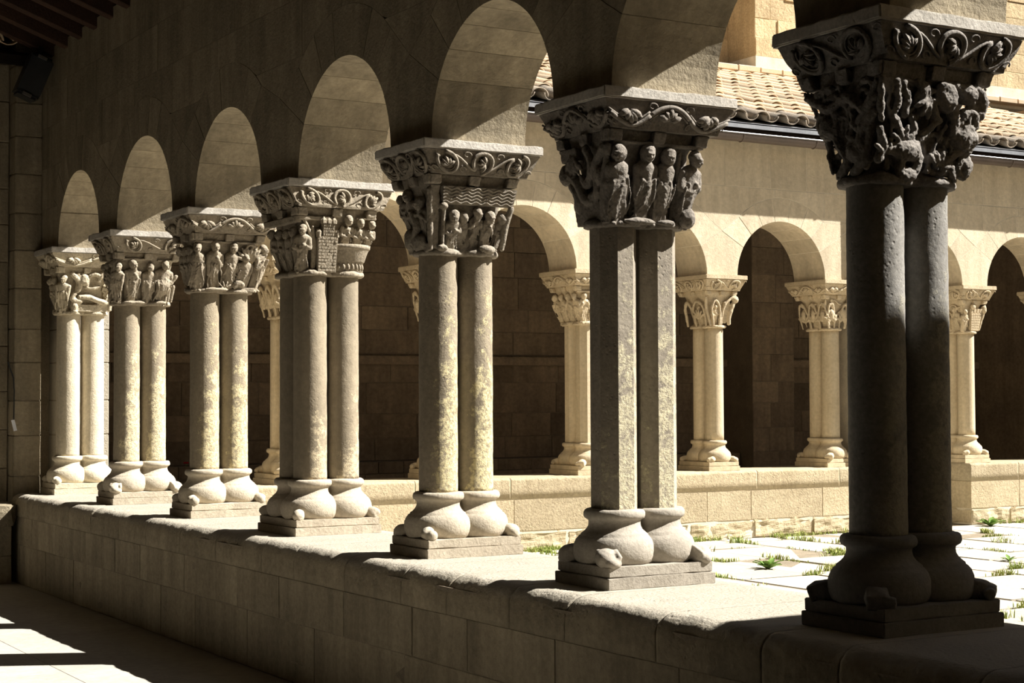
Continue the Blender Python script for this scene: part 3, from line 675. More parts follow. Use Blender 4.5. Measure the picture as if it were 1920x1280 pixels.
# ------------------------------------------------------------------ stone walls with arches
def arcade(wall, arches, s0, s1, zs, ztop, ring, fn, d0, d1, m, courses, seed, nv=7, gap=.003, inset=.006, mortar=None, th0=30, blk=(.55, .95), stone='stone', full=False):
    """arches: list of (centre, radius). Builds every voussoir, springer, spandrel stone and ashlar as a child of the wall; the wall's own mesh is the mortar."""
    rd = random.Random(seed)
    mb = bmesh.new()
    def put(poly_fn, name='stone'):
        j = rd.uniform(-.0012, .001)
        bm = bmesh.new(); prism(bm, poly_fn(gap, 0), fn, d0+j, d1+rd.uniform(-.001, .001)); fix(bm)
        link(name, bm, m, wall)
        prism(mb, poly_fn(-.0008, inset), fn, d0+inset, d1-inset)
    arches = sorted(arches); th = R(th0)
    def ext(s):
        z = -9
        for c, r in arches:
            q = (r+ring)**2-(s-c)**2
            if q > 0: z = max(z, zs+math.sqrt(q))
        return z
    mids = []
    for (ca, ra), (cb, rb) in zip(arches, arches[1:]): mids.append((ca+cb)/2)
    for k, (c, r) in enumerate(arches):
        Ro = r+ring
        ml = mids[k-1] if k > 0 else c-Ro*1.02*math.cos(th)
        mr = mids[k] if k < len(mids) else c+Ro*1.02*math.cos(th)
        rl, rr_ = (c-ml)/math.cos(th), (mr-c)/math.cos(th)
        for j in range(nv):
            a0, a1 = th+(math.pi-2*th)*j/nv, th+(math.pi-2*th)*(j+1)/nv
            o0 = rr_ if j == 0 else Ro; o1 = rl if j == nv-1 else Ro
            def pf(g, ins, a0=a0, a1=a1, o0=o0, o1=o1, c=c, r=r, j=j, Ro=Ro):
                p = []
                ri = r+ins; gi = g/ri; go = g/Ro
                for q in range(6):
                    a = a0+gi+(a1-a0-2*gi)*q/5; p.append((c+ri*math.cos(a), zs+ri*math.sin(a)))
                for q in range(6):
                    x = 1-q/5; a = a0+go+(a1-a0-2*go)*x
                    ro = Ro - g
                    if j == 0 or j == nv-1:
                        if 0 < q < 5: continue
                        ro = (o0 if q == 5 else o1)-g
                    p.append((c+ro*math.cos(a), zs+ro*math.sin(a)))
                return p
            put(pf, 'voussoir')
    # springers
    ends = [None]+mids+[None]
    for k in range(len(arches)+1):
        A = arches[k-1] if k > 0 else None; B = arches[k] if k < len(arches) else None
        sl = A[0]+A[1] if A else s0; sr = B[0]-B[1] if B else s1
        if A and B:
            ap = (mids[k-1], zs+(mids[k-1]-A[0])*math.tan(th))
            def pf(g, ins, A=A, B=B, ap=ap):
                p = []
                for q in range(6):
                    a = math.pi-(th-g/.7)*q/5; rr = B[1]+ins; p.append((B[0]+rr*math.cos(a), zs+rr*math.sin(a)))
                p.append((ap[0], ap[1]-g*1.3))
                for q in range(6):
                    a = (th-g/.7)*(1-q/5); rr = A[1]+ins; p.append((A[0]+rr*math.cos(a), zs+rr*math.sin(a)))
                return p
            put(pf, 'springer_stone')
            # spandrel infill
            z1 = courses[0]
            def pf(g, ins, A=A, B=B, ap=ap, z1=z1):
                p = [(ap[0], ap[1]+g*1.5)]
                for q in range(7):
                    a = math.pi-(th+(math.pi-2*th)/nv) - q*R(5); ro = B[1]+ring+g
                    z = zs+ro*math.sin(a)
                    if z > z1-g: break
                    p.append((B[0]+ro*math.cos(a), z))
                zz = min(z1-g, 9); ro = B[1]+ring+g; p.append((B[0]-math.sqrt(max(0, ro*ro-(zz-zs)**2)), zz))
                ro = A[1]+ring+g; p.append((A[0]+math.sqrt(max(0, ro*ro-(zz-zs)**2)), zz))
                tail = []
                for q in range(7):
                    a = (th+(math.pi-2*th)/nv) + q*R(5); z = zs+ro*math.sin(a)
                    if z > z1-g: break
                    tail.append((A[0]+ro*math.cos(a), z))
                return p + tail[::-1]
            put(pf, 'spandrel_stone')
        else:
            z1 = courses[0]; zz = [zs, zs+(z1-zs)*.5, z1]
            X = B if A is None else A
            for za, zb in zip(zz, zz[1:]):
                def pf(g, ins, A=A, B=B, za=za, zb=zb, X=X):
                    n = 24; edge = []
                    for q in range(n+1):
                        z = za+g+(zb-za-2*g)*q/n; pass
                        q_ = z-zs
                        if q_ < X[1]*math.sin(th): dx = math.sqrt(max(0, (X[1]+ins)**2-q_*q_))
                        elif q_ < (X[1]+ring)*1.02*math.sin(th): dx = q_/math.tan(th)+g
                        else: dx = math.sqrt(max(0, (X[1]+ring+g)**2-q_*q_))
                        edge.append((X[0]+(dx if A else -dx)*(1.0), z))
                    far = s1-g if A else s0+g
                    return [(far, za+g)] + edge + [(far, zb-g)]
                put(pf, 'stone')
    # ashlar courses
    zz = list(courses)+[ztop]
    for za, zb in zip(zz, zz[1:]):
        s = s0 + rd.uniform(-.3, 0)
        while s < s1-.02:
            e = min(s1, s+rd.uniform(*blk))
            if s1-e < .2: e = s1
            b = max(s, s0)
            def pf(g, ins, b=b, e=e, za=za, zb=zb):
                n = 14; low = []
                for q in range(n+1):
                    x = b+g+(e-b-2*g)*q/n; low.append((x, min(zb-g-.001, max(za+g, ext(x)+g))))
                return low + [(e-g, zb-g), (b+g, zb-g)]
            put(pf)
            s = e
    fix(mb); me = bpy.data.meshes.new('mortar'); mb.to_mesh(me); mb.free(); me.materials.append(mortar or m)
    wall.data = me

def new_wall(name, label, cat='wall'):
    o = bpy.data.objects.new(name, bpy.data.meshes.new(name)); COL.objects.link(o)
    tag(o, label, cat, kind='structure'); return o
def joint_block(parent, name, x0, x1, y0, y1, z0, z1, m, sub=0, amp=.004, sc=7, seed=0, ch=.006):
    bm = bmesh.new(); box(bm, x0, x1, y0, y1, z0, z1)
    if sub: 
        chamfer(bm, ch, 2)
        bmesh.ops.subdivide_edges(bm, edges=[e for e in bm.edges if e.calc_length() > .09], cuts=sub, use_grid_fill=True)
    else: chamfer(bm, ch, 1)
    me = bpy.data.meshes.new(name); bm.to_mesh(me); bm.free()
    if sub: jitter(me, amp, sc, seed, amp*.4, sc*4)
    return link(name, me, m, parent)

ZS = PZ + ZA
fnW = lambda s, z, d: (d, s, z)
ww = new_wall('wall_west', 'dark inner face of the near arcade wall with round arches over carved columns')
pw = {i: (.235 if i != 4 else .295) for i in range(1, 8)}
arW = [((3.06+NEAR[1]-.02-.235)/2, (NEAR[1]-.02-.235-3.06)/2)]
for i in range(1, 7):
    a, b = NEAR[i]+.0+pw[i], NEAR[i+1]-pw[i+1]
    arW.append(((a+b)/2, (b-a)/2))
arcade(ww, arW, 2.45, 15.63, ZS, 4.70, .29, fnW, 4.02, 4.58, M_near, [ZS+.73, ZS+1.09, ZS+1.44], 11, mortar=M_nearmortar, gap=.0014, inset=.002)

# near parapet with worn coping
pp = new_wall('parapet', 'low worn sandstone wall carrying the near row of carved columns', 'parapet')
bm = bmesh.new(); box(bm, 3.746, 4.66, 3.05, 14.98, 0, .70); me = bpy.data.meshes.new('parapet_core'); bm.to_mesh(me); bm.free(); me.materials.append(M_nearmortar); pp.data = me
def coping(parent, s0, s1, x0, x1, z0, z1, m, fn, seed, rad=.05, amp=1.0):
    prof = []
    n = 7
    prof.append((x0, z0)); prof.append((x0, z0+(z1-z0)*.3)); prof.append((x0, z0+(z1-z0)*.5))
    base = len(prof)
    ns = max(4, int((s1-s0)/.014))
    bm = bmesh.new(); rings = []
    for i in range(ns+1):
        s = s0+.0015+(s1-s0-.003)*i/ns
        nr = noise.noise(Vector((s*2.1, seed*3.1, 0))); nr2 = noise.noise(Vector((s*6.3, seed*5.7, 4)))
        rr = rad*(1+.8*nr*amp+.35*nr2*amp); rr = max(.015, min(rr, (z1-z0)*.7))
        pts = [(x0, z0), (x0, z0+(z1-z0-rr)*.5)]
        for k in range(8):
            a = math.pi - (math.pi/2)*k/7; pts.append((x0+rr+rr*math.cos(a), z1-rr+rr*math.sin(a)))
        for k in range(1, 13): pts.append((x0+rr+(x1-.03-x0-rr)*k/12, z1))
        pts += [(x1-.008, z1-.008), (x1, z1-.03), (x1, z0)]
        ring = []
        for j, (x, z) in enumerate(pts):
            q = Vector((x*9, s*9, z*9)); d = noise.noise(q)*.0035 + noise.noise(q*3.3)*.0012 + noise.noise(q*9)*.0018
            ed = 1.0 if 2 <= j <= 11 else .25
            hole = 0
            if j > 10: hole = -.012*max(0, noise.noise(Vector((x*6, s*6, seed)))-.45)*3
            dx = -d*2.4*ed*amp if j < 9 else 0; dz = (d*2.2*ed if j > 3 else 0)*amp + (hole if j < 22 else 0)
            if j == 0 or j == len(pts)-1: dx = dz = 0
            ring.append(bm.verts.new(fn(s, z+dz, x+dx)))
        rings.append(ring)
    for p, q in zip(rings, rings[1:]):
        for i in range(len(p)-1): bm.faces.new((p[i], p[i+1], q[i+1], q[i]))
        bm.faces.new((p[-1], p[0], q[0], q[-1]))
    bm.faces.new(rings[0]); bm.faces.new(rings[-1][::-1]); fix(bm)
    link('coping_stone', bm, m, parent, smooth=True)
rd = random.Random(21)
joints = [3.05, 3.62, 4.22, 4.62, 5.25, 5.9, 6.35, 6.93, 7.4, 8.05, 8.72, 9.2, 9.95, 10.6, 11.3, 11.9, 12.6, 13.2, 13.9, 14.45, 14.985]
for k, (a, b) in enumerate(zip(joints, joints[1:])):
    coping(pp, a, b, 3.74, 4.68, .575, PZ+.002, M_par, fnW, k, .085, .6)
for z0, z1, lo, hi_ in ((.335, .5735, .55, .95), (.0, .3335, .6, 1.1)):
    s = 3.05
    while s < 14.98:
        e = min(14.985, s+rd.uniform(lo, hi_))
        if 14.985-e < .25: e = 14.985
        joint_block(pp, 'stone', 3.742+rd.uniform(-.002, .003), 4.67, s+.0015, e-.0015, z0, z1, M_near, 5, .004, 6, s, .003)
        s = e

# corner pier, pilaster and gallery end wall
cp = new_wall('wall_pilaster', 'tall dark pilaster left of the pale cream column', 'wall')
cq = new_wall('wall_corner', 'square corner pier behind the pale cream column where the arcades meet', 'wall')
bm = bmesh.new(); box(bm, 4.172, 4.63, 15.065, 15.62, 0, ZS); me = bpy.data.meshes.new('core'); bm.to_mesh(me); bm.free(); me.materials.append(M_nearmortar); cq.data = me
bm = bmesh.new(); box(bm, 3.787, 4.012, 15.068, 15.6, 0, 4.76); box(bm, 4.012, 4.17, 15.34, 15.6, 0, ZS); me = bpy.data.meshes.new('core'); bm.to_mesh(me); bm.free(); me.materials.append(M_nearmortar); cp.data = me
z = 0; k = 0
hs = [.30, .33, .28, .36, .31, .34, .30, .36, .34, .33, .35, .34, .30, .33, .3]
while z < 4.74:
    h = min(hs[k % len(hs)], 4.78-z)
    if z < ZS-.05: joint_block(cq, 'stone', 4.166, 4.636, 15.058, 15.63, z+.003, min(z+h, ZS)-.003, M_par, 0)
    joint_block(cp, 'stone', 3.780, 4.018, 15.060, 15.6, z+.003, z+h-.003, M_near, 2, .004, 7, k)
    z += h; k += 1
# chipped stone that catches the sun beside the pilaster
bm = bmesh.new()
vs_ = [bm.verts.new(v) for v in ((3.45,14.70,.50),(3.69,14.70,.50),(3.735,15.05,.50),(3.45,15.05,.50),(3.45,14.70,.68),(3.66,14.70,.67),(3.79,14.83,.675),(3.745,15.05,.69),(3.45,15.05,.69),(3.765,14.83,.58))]
for f in ((3,2,1,0),(4,5,6,7,8),(0,1,5,4),(1,9,6,5),(1,2,9),(2,7,6,9),(2,3,8,7),(3,0,4,8)): bm.faces.new([vs_[i] for i in f])
fix(bm); bmesh.ops.subdivide_edges(bm, edges=bm.edges[:], cuts=5, use_grid_fill=True)
me = bpy.data.meshes.new('chipped_stone'); bm.to_mesh(me); bm.free(); jitter(me, .012, 9, 3, .004, 40)
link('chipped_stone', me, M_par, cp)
for z0, z1 in ((0, .24), (.243, .497)): joint_block(cp, 'stone', 3.45, 3.68, 14.72, 15.05, z0, z1, M_near, 3, .006, 6, z1)

def ashlar(wall, x0, x1, z0, z1, fn, d0, d1, m, mortar, hlo, hhi, llo, lhi, seed, rough=0, gap=.004, inset=.008, skip=None):
    rd = random.Random(seed)
    bm = bmesh.new(); prism(bm, [(x0, z0), (x1, z0), (x1, z1), (x0, z1)], fn, d0+inset, d1); fix(bm)
    me = bpy.data.meshes.new('mortar'); bm.to_mesh(me); bm.free(); me.materials.append(mortar); wall.data = me
    z = z0
    while z < z1-.02:
        h = rd.uniform(hlo, hhi); zb = min(z1, z+h)
        if z1-zb < .1: zb = z1
        s = x0 - rd.uniform(0, llo*.6)
        while s < x1-.02:
            e = min(x1, s+rd.uniform(llo, lhi))
            if x1-e < .15: e = x1
            b = max(s, x0)
            bm = bmesh.new(); prism(bm, [(b+gap, z+gap), (e-gap, z+gap), (e-gap, zb-gap), (b+gap, zb-gap)], fn, d0+rd.uniform(-.004-rough, .003), d0+.05); fix(bm)
            bmesh.ops.bevel(bm, geom=bm.edges[:], offset=.006, segments=1, affect='EDGES')
            link('stone', bm, m, wall)
            s = e
        z = zb
fnN = lambda s, z, d: (s, d, z)
we = new_wall('wall_end', 'dark stone wall closing the gallery beyond the pilaster at far left')
ashlar(we, 2.6, 3.775, 0, 5.3, fnN, 15.25, 15.6, M_near, M_nearmortar, .3, .42, .5, .8, 31)
wg = new_wall('wall_gallery', 'plain stone back wall of the near gallery behind the camera')
bm = bmesh.new(); box(bm, -1.0, -.7, -2.2, 15.6, 0, 6.4); box(bm, -.7, 2.6, 15.25, 15.6, 0, 6.4); box(bm, -1, 20, -2.3, -2.0, 0, 6.4)
me = bpy.data.meshes.new('w'); bm.to_mesh(me); bm.free(); me.materials.append(M_gwall); wg.data = me

# ------------------------------------------------------------------ far arcade
FPZ, FSC = .755, 1.0237
FZS = FPZ + ZA*FSC
FX = [6.49, 8.21, 9.945, 11.688, 13.42, 15.65, 17.38]
wn = new_wall('wall_north', 'sunlit cream arcade wall of round arches across the court')
def J(x): return .20
ar = []
edges = [(5.05, FX[0]-.215), (FX[0]+.215, FX[1]-.215), (FX[1]+.215, FX[2]-.215), (FX[2]+.215, FX[3]-.215), (FX[3]+.215, FX[4]-.215), (14.18, FX[5]-.215), (FX[5]+.215, FX[6]-.215), (FX[6]+.215, 18.85)]
for a, b in edges: ar.append(((a+b)/2, (b-a)/2))
arcade(wn, ar, 4.585, 19.4, FZS, 4.56, .27, fnN, 15.07, 15.63, M_far, [FZS+.70, FZS+1.02], 17, mortar=M_farmortar, gap=.006, inset=.0016, blk=(.5, .95))
# buttress pier between the fifth and sixth columns
wb = new_wall('wall_buttress', 'square wall pier standing in the far arcade behind the nearest column', 'wall')
ashlar(wb, 13.73, 14.16, 0, 4.56, fnN, 14.93, 15.66, M_far, M_farmortar, .3, .4, .3, .5, 5)
# far parapet
fp_ = new_wall('parapet', 'low sunlit golden stone wall under the columns across the court', 'parapet')
bm = bmesh.new(); box(bm, 4.64, 13.725, 14.956, 15.72, 0, .70); box(bm, 15.43, 19.4, 14.956, 15.72, 0, .70); me = bpy.data.meshes.new('c'); bm.to_mesh(me); bm.free(); me.materials.append(M_farmortar); fp_.data = me
rd = random.Random(41); k = 100
for (x0, x1) in ((4.64, 13.728), (15.41, 19.4)):
    for z0, z1, lo, hi_, ro in ((.0, .20, .6, 1.0, 1), (.205, .535, .55, 1.1, 0), (.54, FPZ, .8, 1.3, 2)):
        s = x0
        while s < x1-.01:
            e = min(x1, s+rd.uniform(lo, hi_))
            if x1-e < .25: e = x1
            if ro == 2: coping(fp_, s, e, 14.95, 15.74, z0, z1+.001, M_farpar, fnN, k, .035, .6)
            else: joint_block(fp_, 'stone', s+.002, e-.002, 14.95-(.02*rd.random() if ro else 0), 15.73, z0, z1, M_farpar, 9 if ro else 5, .030 if ro else .006, 7 if ro else 6, k, .02 if ro else .004)
            k += 1; s = e
def leafcap(seed):
    rd = random.Random(seed); its = {}
    for face in 'LBF':
        L_ = []
        us = (-.6, .6) if face in 'LR' else (-.7, 0, .7)
        for u in us:
            L_.append(('tube', face, [(u-.3, .05), (u-.32, .4), (u-.1, .72), (u+.1, .66)], .014, .0))
            L_.append(('tube', face, [(u+.3, .05), (u+.3, .4), (u+.12, .74), (u-.05, .7)], .014, .0))
            L_.append(('fan', face, u, .2, .12, 6, .5, 2.6, .013, -.004))
            L_.append(('blob', face, u, .45, .035, .06, .03))
        L_ += thicket(face, 5, seed+ord(face), .014)
        its[face] = L_
    return carve_list([], its, vox=.0065)
def figcap(seed, n):
    fg = []
    for face in 'LB':
        us = (-.55, .1, .75) if face == 'L' else (-.8, -.3, .2, .7)
        for i, u in enumerate(us): fg.append(F_(face, u, .04, .82, hood=(i+seed) % 2, arms=1+(i+seed) % 2, turn=.3*(i-1), wide=1.0))
    return carve_list(fg, {'L': [('slab','L',-.9,.95,.0,.07,-.03,.0), ('slab','L',-.95,.95,.82,.87,-.03,.0)], 'B': [('slab','B',-.9,.95,.0,.07,-.03,.0)]}, vox=.0065)
def archcap(seed):
    its = {'L': [('tube','L',[(-.75,.06),(-.78,.5),(-.45,.72),(-.1,.5),(-.1,.06)],.016,.002), ('tube','L',[(.1,.06),(.2,.5),(.5,.72),(.9,.86)],.015,.002), ('tube','L',[(.95,.1),(.82,.4),(1.0,.8)],.026,.004), ('blob','L',.98,.74,.04,.04,.04), ('slab','L',.2,.7,.1,.7,-.03,-.008)],
           'B': [('tube','B',[(.95,.06),(.8,.5),(.9,.8)],.02), ('tube','B',[(-.2,.06),(-.2,.5),(.2,.72),(.6,.5),(.6,.06)],.018), ('tube','B',[(-.9,.06),(-.8,.5),(-.5,.7),(-.3,.5)],.02), ('fan','B',.2,.2,.12,6,.6,2.5,.012)]}
    return carve_list([F_('L', -.43, .06, .62, nim=1, arms=1, wide=1.1), F_('B', .2, .06, .6, arms=1)], its, vox=.0065)
def castlecap(seed):
    def ex(C, cap, mC, sd):
        bm = bmesh.new()
        relief(bm, C, [('slab','L',-.3,.75,.05,.6,-.03,.010)])
        for r_ in range(7):
            for q in range(5): relief(bm, C, [('slab','L',-.28+.205*q,-.28+.205*q+.18,.07+.075*r_,.07+.075*r_+.062,0,.016)])
        for q in range(4): relief(bm, C, [('slab','L',-.3+.28*q,-.3+.28*q+.19,.6,.72,-.02,.012)])
        fix(bm); link('carved_tower', bm, mC, cap)
    return carve_list([F_('L', -.75, .05, .7, arms=1), F_('B', .4, .05, .8, arms=1), F_('B', -.3, .05, .8, arms=1)], {'L': [('tube','L',[(.85,.1),(.95,.5),(.9,.8)],.02), ('blob','L',.9,.7,.04,.05,.04), ('blob','L',-.1,.78,.04,.04,.03)], 'B': thicket('B', 10, 4, .016)}, ex, vox=.0065)
fcar = [leafcap(61), leafcap(62), figcap(63, 4), archcap(64), leafcap(65), castlecap(66), figcap(67, 3)]
flab = ['sunlit far arcade column half hidden by the four-shaft cluster, first from the corner',
  'sunlit twin column in the far arcade, mostly hidden behind the wave-carved column',
  'sunlit twin column with a figure capital across the court, just left of the octagonal shafts',
  'pale twin column across the court with an arched halo figure on its capital',
  'sunlit twin column with a leafy scroll capital across the court, left of the blackened column',
  'pale column across the court with a small castle carved on its capital',
  'far arcade column at the edge of view beyond the castle-carved column']
for i, x in enumerate(FX):
    o = column('twin_column', (x, 15.35, FPZ), R(90), M_farcol, M_farcap, scroll=('circle' if i % 2 else 'wave', 3, 2), scroll_faces='LB', carve=fcar[i], blocks='LB', seed=20+i, scale=FSC, aboff=0, hi=False, octa=(i in (2,)), claws='knob' if i % 2 else 'scroll')
    tag(o, flab[i], 'column', 'sunlit columns of the far arcade', 'thing')

# far gallery interior
wk = new_wall('wall_back', 'dark stone back wall deep inside the far gallery')
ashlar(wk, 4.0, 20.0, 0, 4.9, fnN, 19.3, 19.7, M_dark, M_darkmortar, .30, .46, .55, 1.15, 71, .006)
bm = bmesh.new(); box(bm, 3.8, 20, 19.18, 19.3, 2.02, 2.13); chamfer(bm, .012, 2)
o = link('trim_1', bm, M_dark); tag(o, 'dark stone string course running along the far gallery back wall', 'trim', kind='structure')
bn = new_wall('trim_2', 'rough stone bench along the foot of the far gallery back wall', 'bench')
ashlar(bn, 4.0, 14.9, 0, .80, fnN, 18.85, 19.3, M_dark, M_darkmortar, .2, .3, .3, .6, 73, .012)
pl = new_wall('wall_respond', 'dark stone pilaster seen through the arch left of the blackened column', 'wall')
ashlar(pl, 14.95, 15.7, 0, 4.9, fnN, 18.6, 19.3, M_dark, M_darkmortar, .3, .42, .4, .75, 74)
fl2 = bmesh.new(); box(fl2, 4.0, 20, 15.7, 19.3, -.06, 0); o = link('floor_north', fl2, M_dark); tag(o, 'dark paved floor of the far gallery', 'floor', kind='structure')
bm = bmesh.new(); box(bm, 20.0, 20.3, 14.6, 19.7, 0, 6); box(bm, 2.6, 3.0, 15.6, 19.7, 0, 6); o = link('wall_side', bm, M_dark); tag(o, 'dark end walls of the far gallery', 'wall', kind='structure')

# ------------------------------------------------------------------ roof over the far gallery
sl_ = math.tan(R(18.7)); EY, EZ = 14.80, 4.68
rf = new_wall('roof_north', 'old clay barrel tile roof over the far arcade', 'roof')
bm = bmesh.new(); vs_ = []
prism(bm, [(EY+.05, EZ-.06), (20.5, EZ-.06+(20.45-EY)*sl_), (20.5, EZ-.16+(20.45-EY)*sl_), (EY+.05, EZ-.15)], lambda s, z, d: (d, s, z), 2.6, 20.3); fix(bm)
me = bpy.data.meshes.new('deck'); bm.to_mesh(me); bm.free(); me.materials.append(M_board); rf.data = me
def tile_mesh(r0, r1, ln, up_, th=.012):
    bm = bmesh.new(); n = 10; g = []
    for (q, r) in ((0, r0), (1, r1)):
        for rr in (r, r-th):
            g.append([bm.verts.new((rr*math.cos(math.pi*i/n), q*ln, (1 if up_ else -1)*rr*.82*math.sin(math.pi*i/n))) for i in range(n+1)])
    o0, i0, o1, i1 = g
    for i in range(n):
        bm.faces.new((o0[i], o0[i+1], o1[i+1], o1[i])); bm.faces.new((i0[i+1], i0[i], i1[i], i1[i+1]))
        bm.faces.new((o0[i+1], o0[i], i0[i], i0[i+1])); bm.faces.new((o1[i], o1[i+1], i1[i+1], i1[i]))
    for i in (0, n): bm.faces.new((o0[i], o1[i], i1[i], i0[i]))
    fix(bm); me = bpy.data.meshes.new('roof_tile'); bm.to_mesh(me); bm.free()
    me.polygons.foreach_set('use_smooth', [True]*len(me.polygons)); return me
tc_, tcp = tile_mesh(.112, .092, .50, True), tile_mesh(.094, .112, .50, False)
tc_.materials.append(M_tile); tcp.materials.append(M_tile)
tco, tpo = tc_.copy(), tcp.copy(); tco.materials[0] = M_tileold; tpo.materials[0] = M_tileold
rot0 = math.atan(sl_); rd = random.Random(8); pitch_x = .295; rest = []
def tile_at(x, row, cover):
    s = row*.41; y = EY+s*math.cos(rot0); z = EZ+s*math.sin(rot0)
    m_ = Matrix.Translation((x+rd.uniform(-.008, .008), y+rd.uniform(-.015, .015), z+(.03 if cover else .015)+rd.uniform(-.005, .006)+.012)) @ Matrix.Rotation(rot0-.02+rd.uniform(-.02, .02), 4, 'X') @ Matrix.Rotation(rd.uniform(-.03, .03), 4, 'Z')
    if not cover: m_ = m_ @ Matrix.Translation((0, 0, .06))
    return m_
rm = bmesh.new(); nparts = 0
for i in range(57):
    x = 3.2+pitch_x*i
    for row in range(14):
        for cover in (True, False):
            m_ = tile_at(x+(0 if cover else pitch_x/2), row, cover)
            if 8.7 < x < 17.6 and ((cover and row < 8) or (row == 0)) and nparts < 296:
                me = (tco if row == 0 else tc_) if cover else (tpo if row == 0 else tcp)
                o = link('roof_tile', me, None, rf); o.matrix_local = m_; nparts += 1
            else:
                src = tc_ if cover else tcp
                n0 = len(rm.verts); rm.from_mesh(src)
                rm.verts.ensure_lookup_table()
                for v in rm.verts[n0:]: v.co = m_ @ v.co
me = bpy.data.meshes.new('tile_field'); rm.to_mesh(me); rm.free(); me.materials.append(M_tile)
link('roof_tile_field', me, None, rf, kind='stuff', smooth=True)
# gutter
gt = empty('gutter', (0, 14.75, 4.52)); tag(gt, 'brown metal rain gutter with a bright rim under the tiled eave', 'gutter')
bm = bmesh.new(); prof = []
for i in range(13):
    a = math.pi+math.pi*i/12; prof.append((.07*math.cos(a), .085*math.sin(a)))
for i in range(12, -1, -1):
    a = math.pi+math.pi*i/12; prof.append((.064*math.cos(a), .079*math.sin(a)))
prism(bm, [(y-.0, z) for y, z in prof], lambda s, z, d: (d, s, z), 4.7, 19.4); fix(bm)
link('trough', bm, M_zinc, gt)
bm = bmesh.new(); tube(bm, [(4.7+.5*i, -.07, .002) for i in range(30)], .008, 8); link('rim_bead', bm, M_flash, gt, smooth=True)
for i in range(13):
    bm = bmesh.new(); x = 5.35+1.06*i
    tube(bm, [(x, .071*math.cos(math.pi+math.pi*j/8), .089*math.sin(math.pi+math.pi*j/8)) for j in range(9)]+[(x, .075, .03)], .006, 6)
    link('bracket', bm, M_zinc, gt)
bm = bmesh.new(); prism(bm, [(14.78, 4.645), (14.93, 4.70), (14.93, 4.712), (14.78, 4.657)], lambda s, z, d: (d, s, z), 4.7, 19.4)
prism(bm, [(14.78, 4.657), (14.792, 4.657), (14.792, 4.60), (14.78, 4.60)], lambda s, z, d: (d, s, z), 4.7, 19.4); fix(bm)
o = link('eave_flashing', bm, M_flash); tag(o, 'grey metal flashing strip between the tiles and the gutter', 'flashing')
bm = bmesh.new(); box(bm, 4.6, 19.4, 14.84, 15.07, 4.565, 4.64); o = link('trim_3', bm, M_board); tag(o, 'dark soffit board under the far eave', 'trim', kind='structure')

# church wall above the roof
ch = new_wall('wall_church', 'tall sunlit rubble church wall rising above the tiled roof')
ashlar(ch, 16.05, 24.6, 6.75, 9.6, fnN, 19.85, 20.6, M_church, M_church, .26, .42, .35, .8, 91, .02, .002, .003)
bm = bmesh.new(); box(bm, 16.04, 24.6, 19.82, 20.5, 6.40, 6.75); link('render_band', bm, M_band, ch)
fnR = lambda s, z, d: (d, s, z)
cr = new_wall('wall_recess', 'shaded golden return and recessed church wall left of the rubble buttress')
ashlar(cr, 12.0, 16.05, 6.7, 9.6, fnN, 20.5, 20.9, M_church, M_church, .35, .5, .7, 1.1, 92, .0, .004, .006)
bm = bmesh.new(); box(bm, 12.0, 16.05, 20.46, 20.5, 6.4, 6.72); link('render_band', bm, M_band, cr)
bmr = bmesh.new()
for k in range(30): 
    x = 12.2+.42*k; box(bmr, x, x+.41, 19.62, 19.86 if x > 15.6 else 20.5, 6.44+rd.uniform(0, .01), 6.53+rd.uniform(0, .01))
chamfer(bmr, .012, 1)
o = link('ridge_tile_course', bmr, M_tile, ch)

# ------------------------------------------------------------------ court floor
fc = new_wall('floor_court', 'sun-bleached flagstone court floor with grass in the joints', 'floor')
bm = bmesh.new(); box(bm, 4.6, 20, 2.9, 15.1, -.12, -.022); me = bpy.data.meshes.new('soil'); bm.to_mesh(me); bm.free(); me.materials.append(M_soil); fc.data = me
rd = random.Random(14); x = 4.66; jl = []; ns_ = 0
while x < 19.9:
    wd = rd.uniform(.62, .88); e = min(20, x+wd); y = 2.9-rd.uniform(0, .8)
    while y < 14.96:
        ln = rd.uniform(.8, 1.6); y2 = min(14.97, y+ln)
        if 14.97-y2 < .35: y2 = 14.97
        g = .012+.008*rd.random()
        bm = bmesh.new(); vs_ = box(bm, x+g, e-g, y+g, y2-g, -.08, rd.uniform(-.006, .006))
        for v in vs_:
            v.co.x += rd.uniform(-.014, .014); v.co.y += rd.uniform(-.025, .025) if abs(y2-y) > .6 else 0
            if v.co.z > -.05: v.co.z += rd.uniform(-.003, .003)
        chamfer(bm, .009, 2)
        link('paving_stone', bm, M_court, fc); ns_ += 1
        jl.append(((x, y2), (e, y2))); jl.append(((e, y), (e, y2)))
        y = y2
    x = e
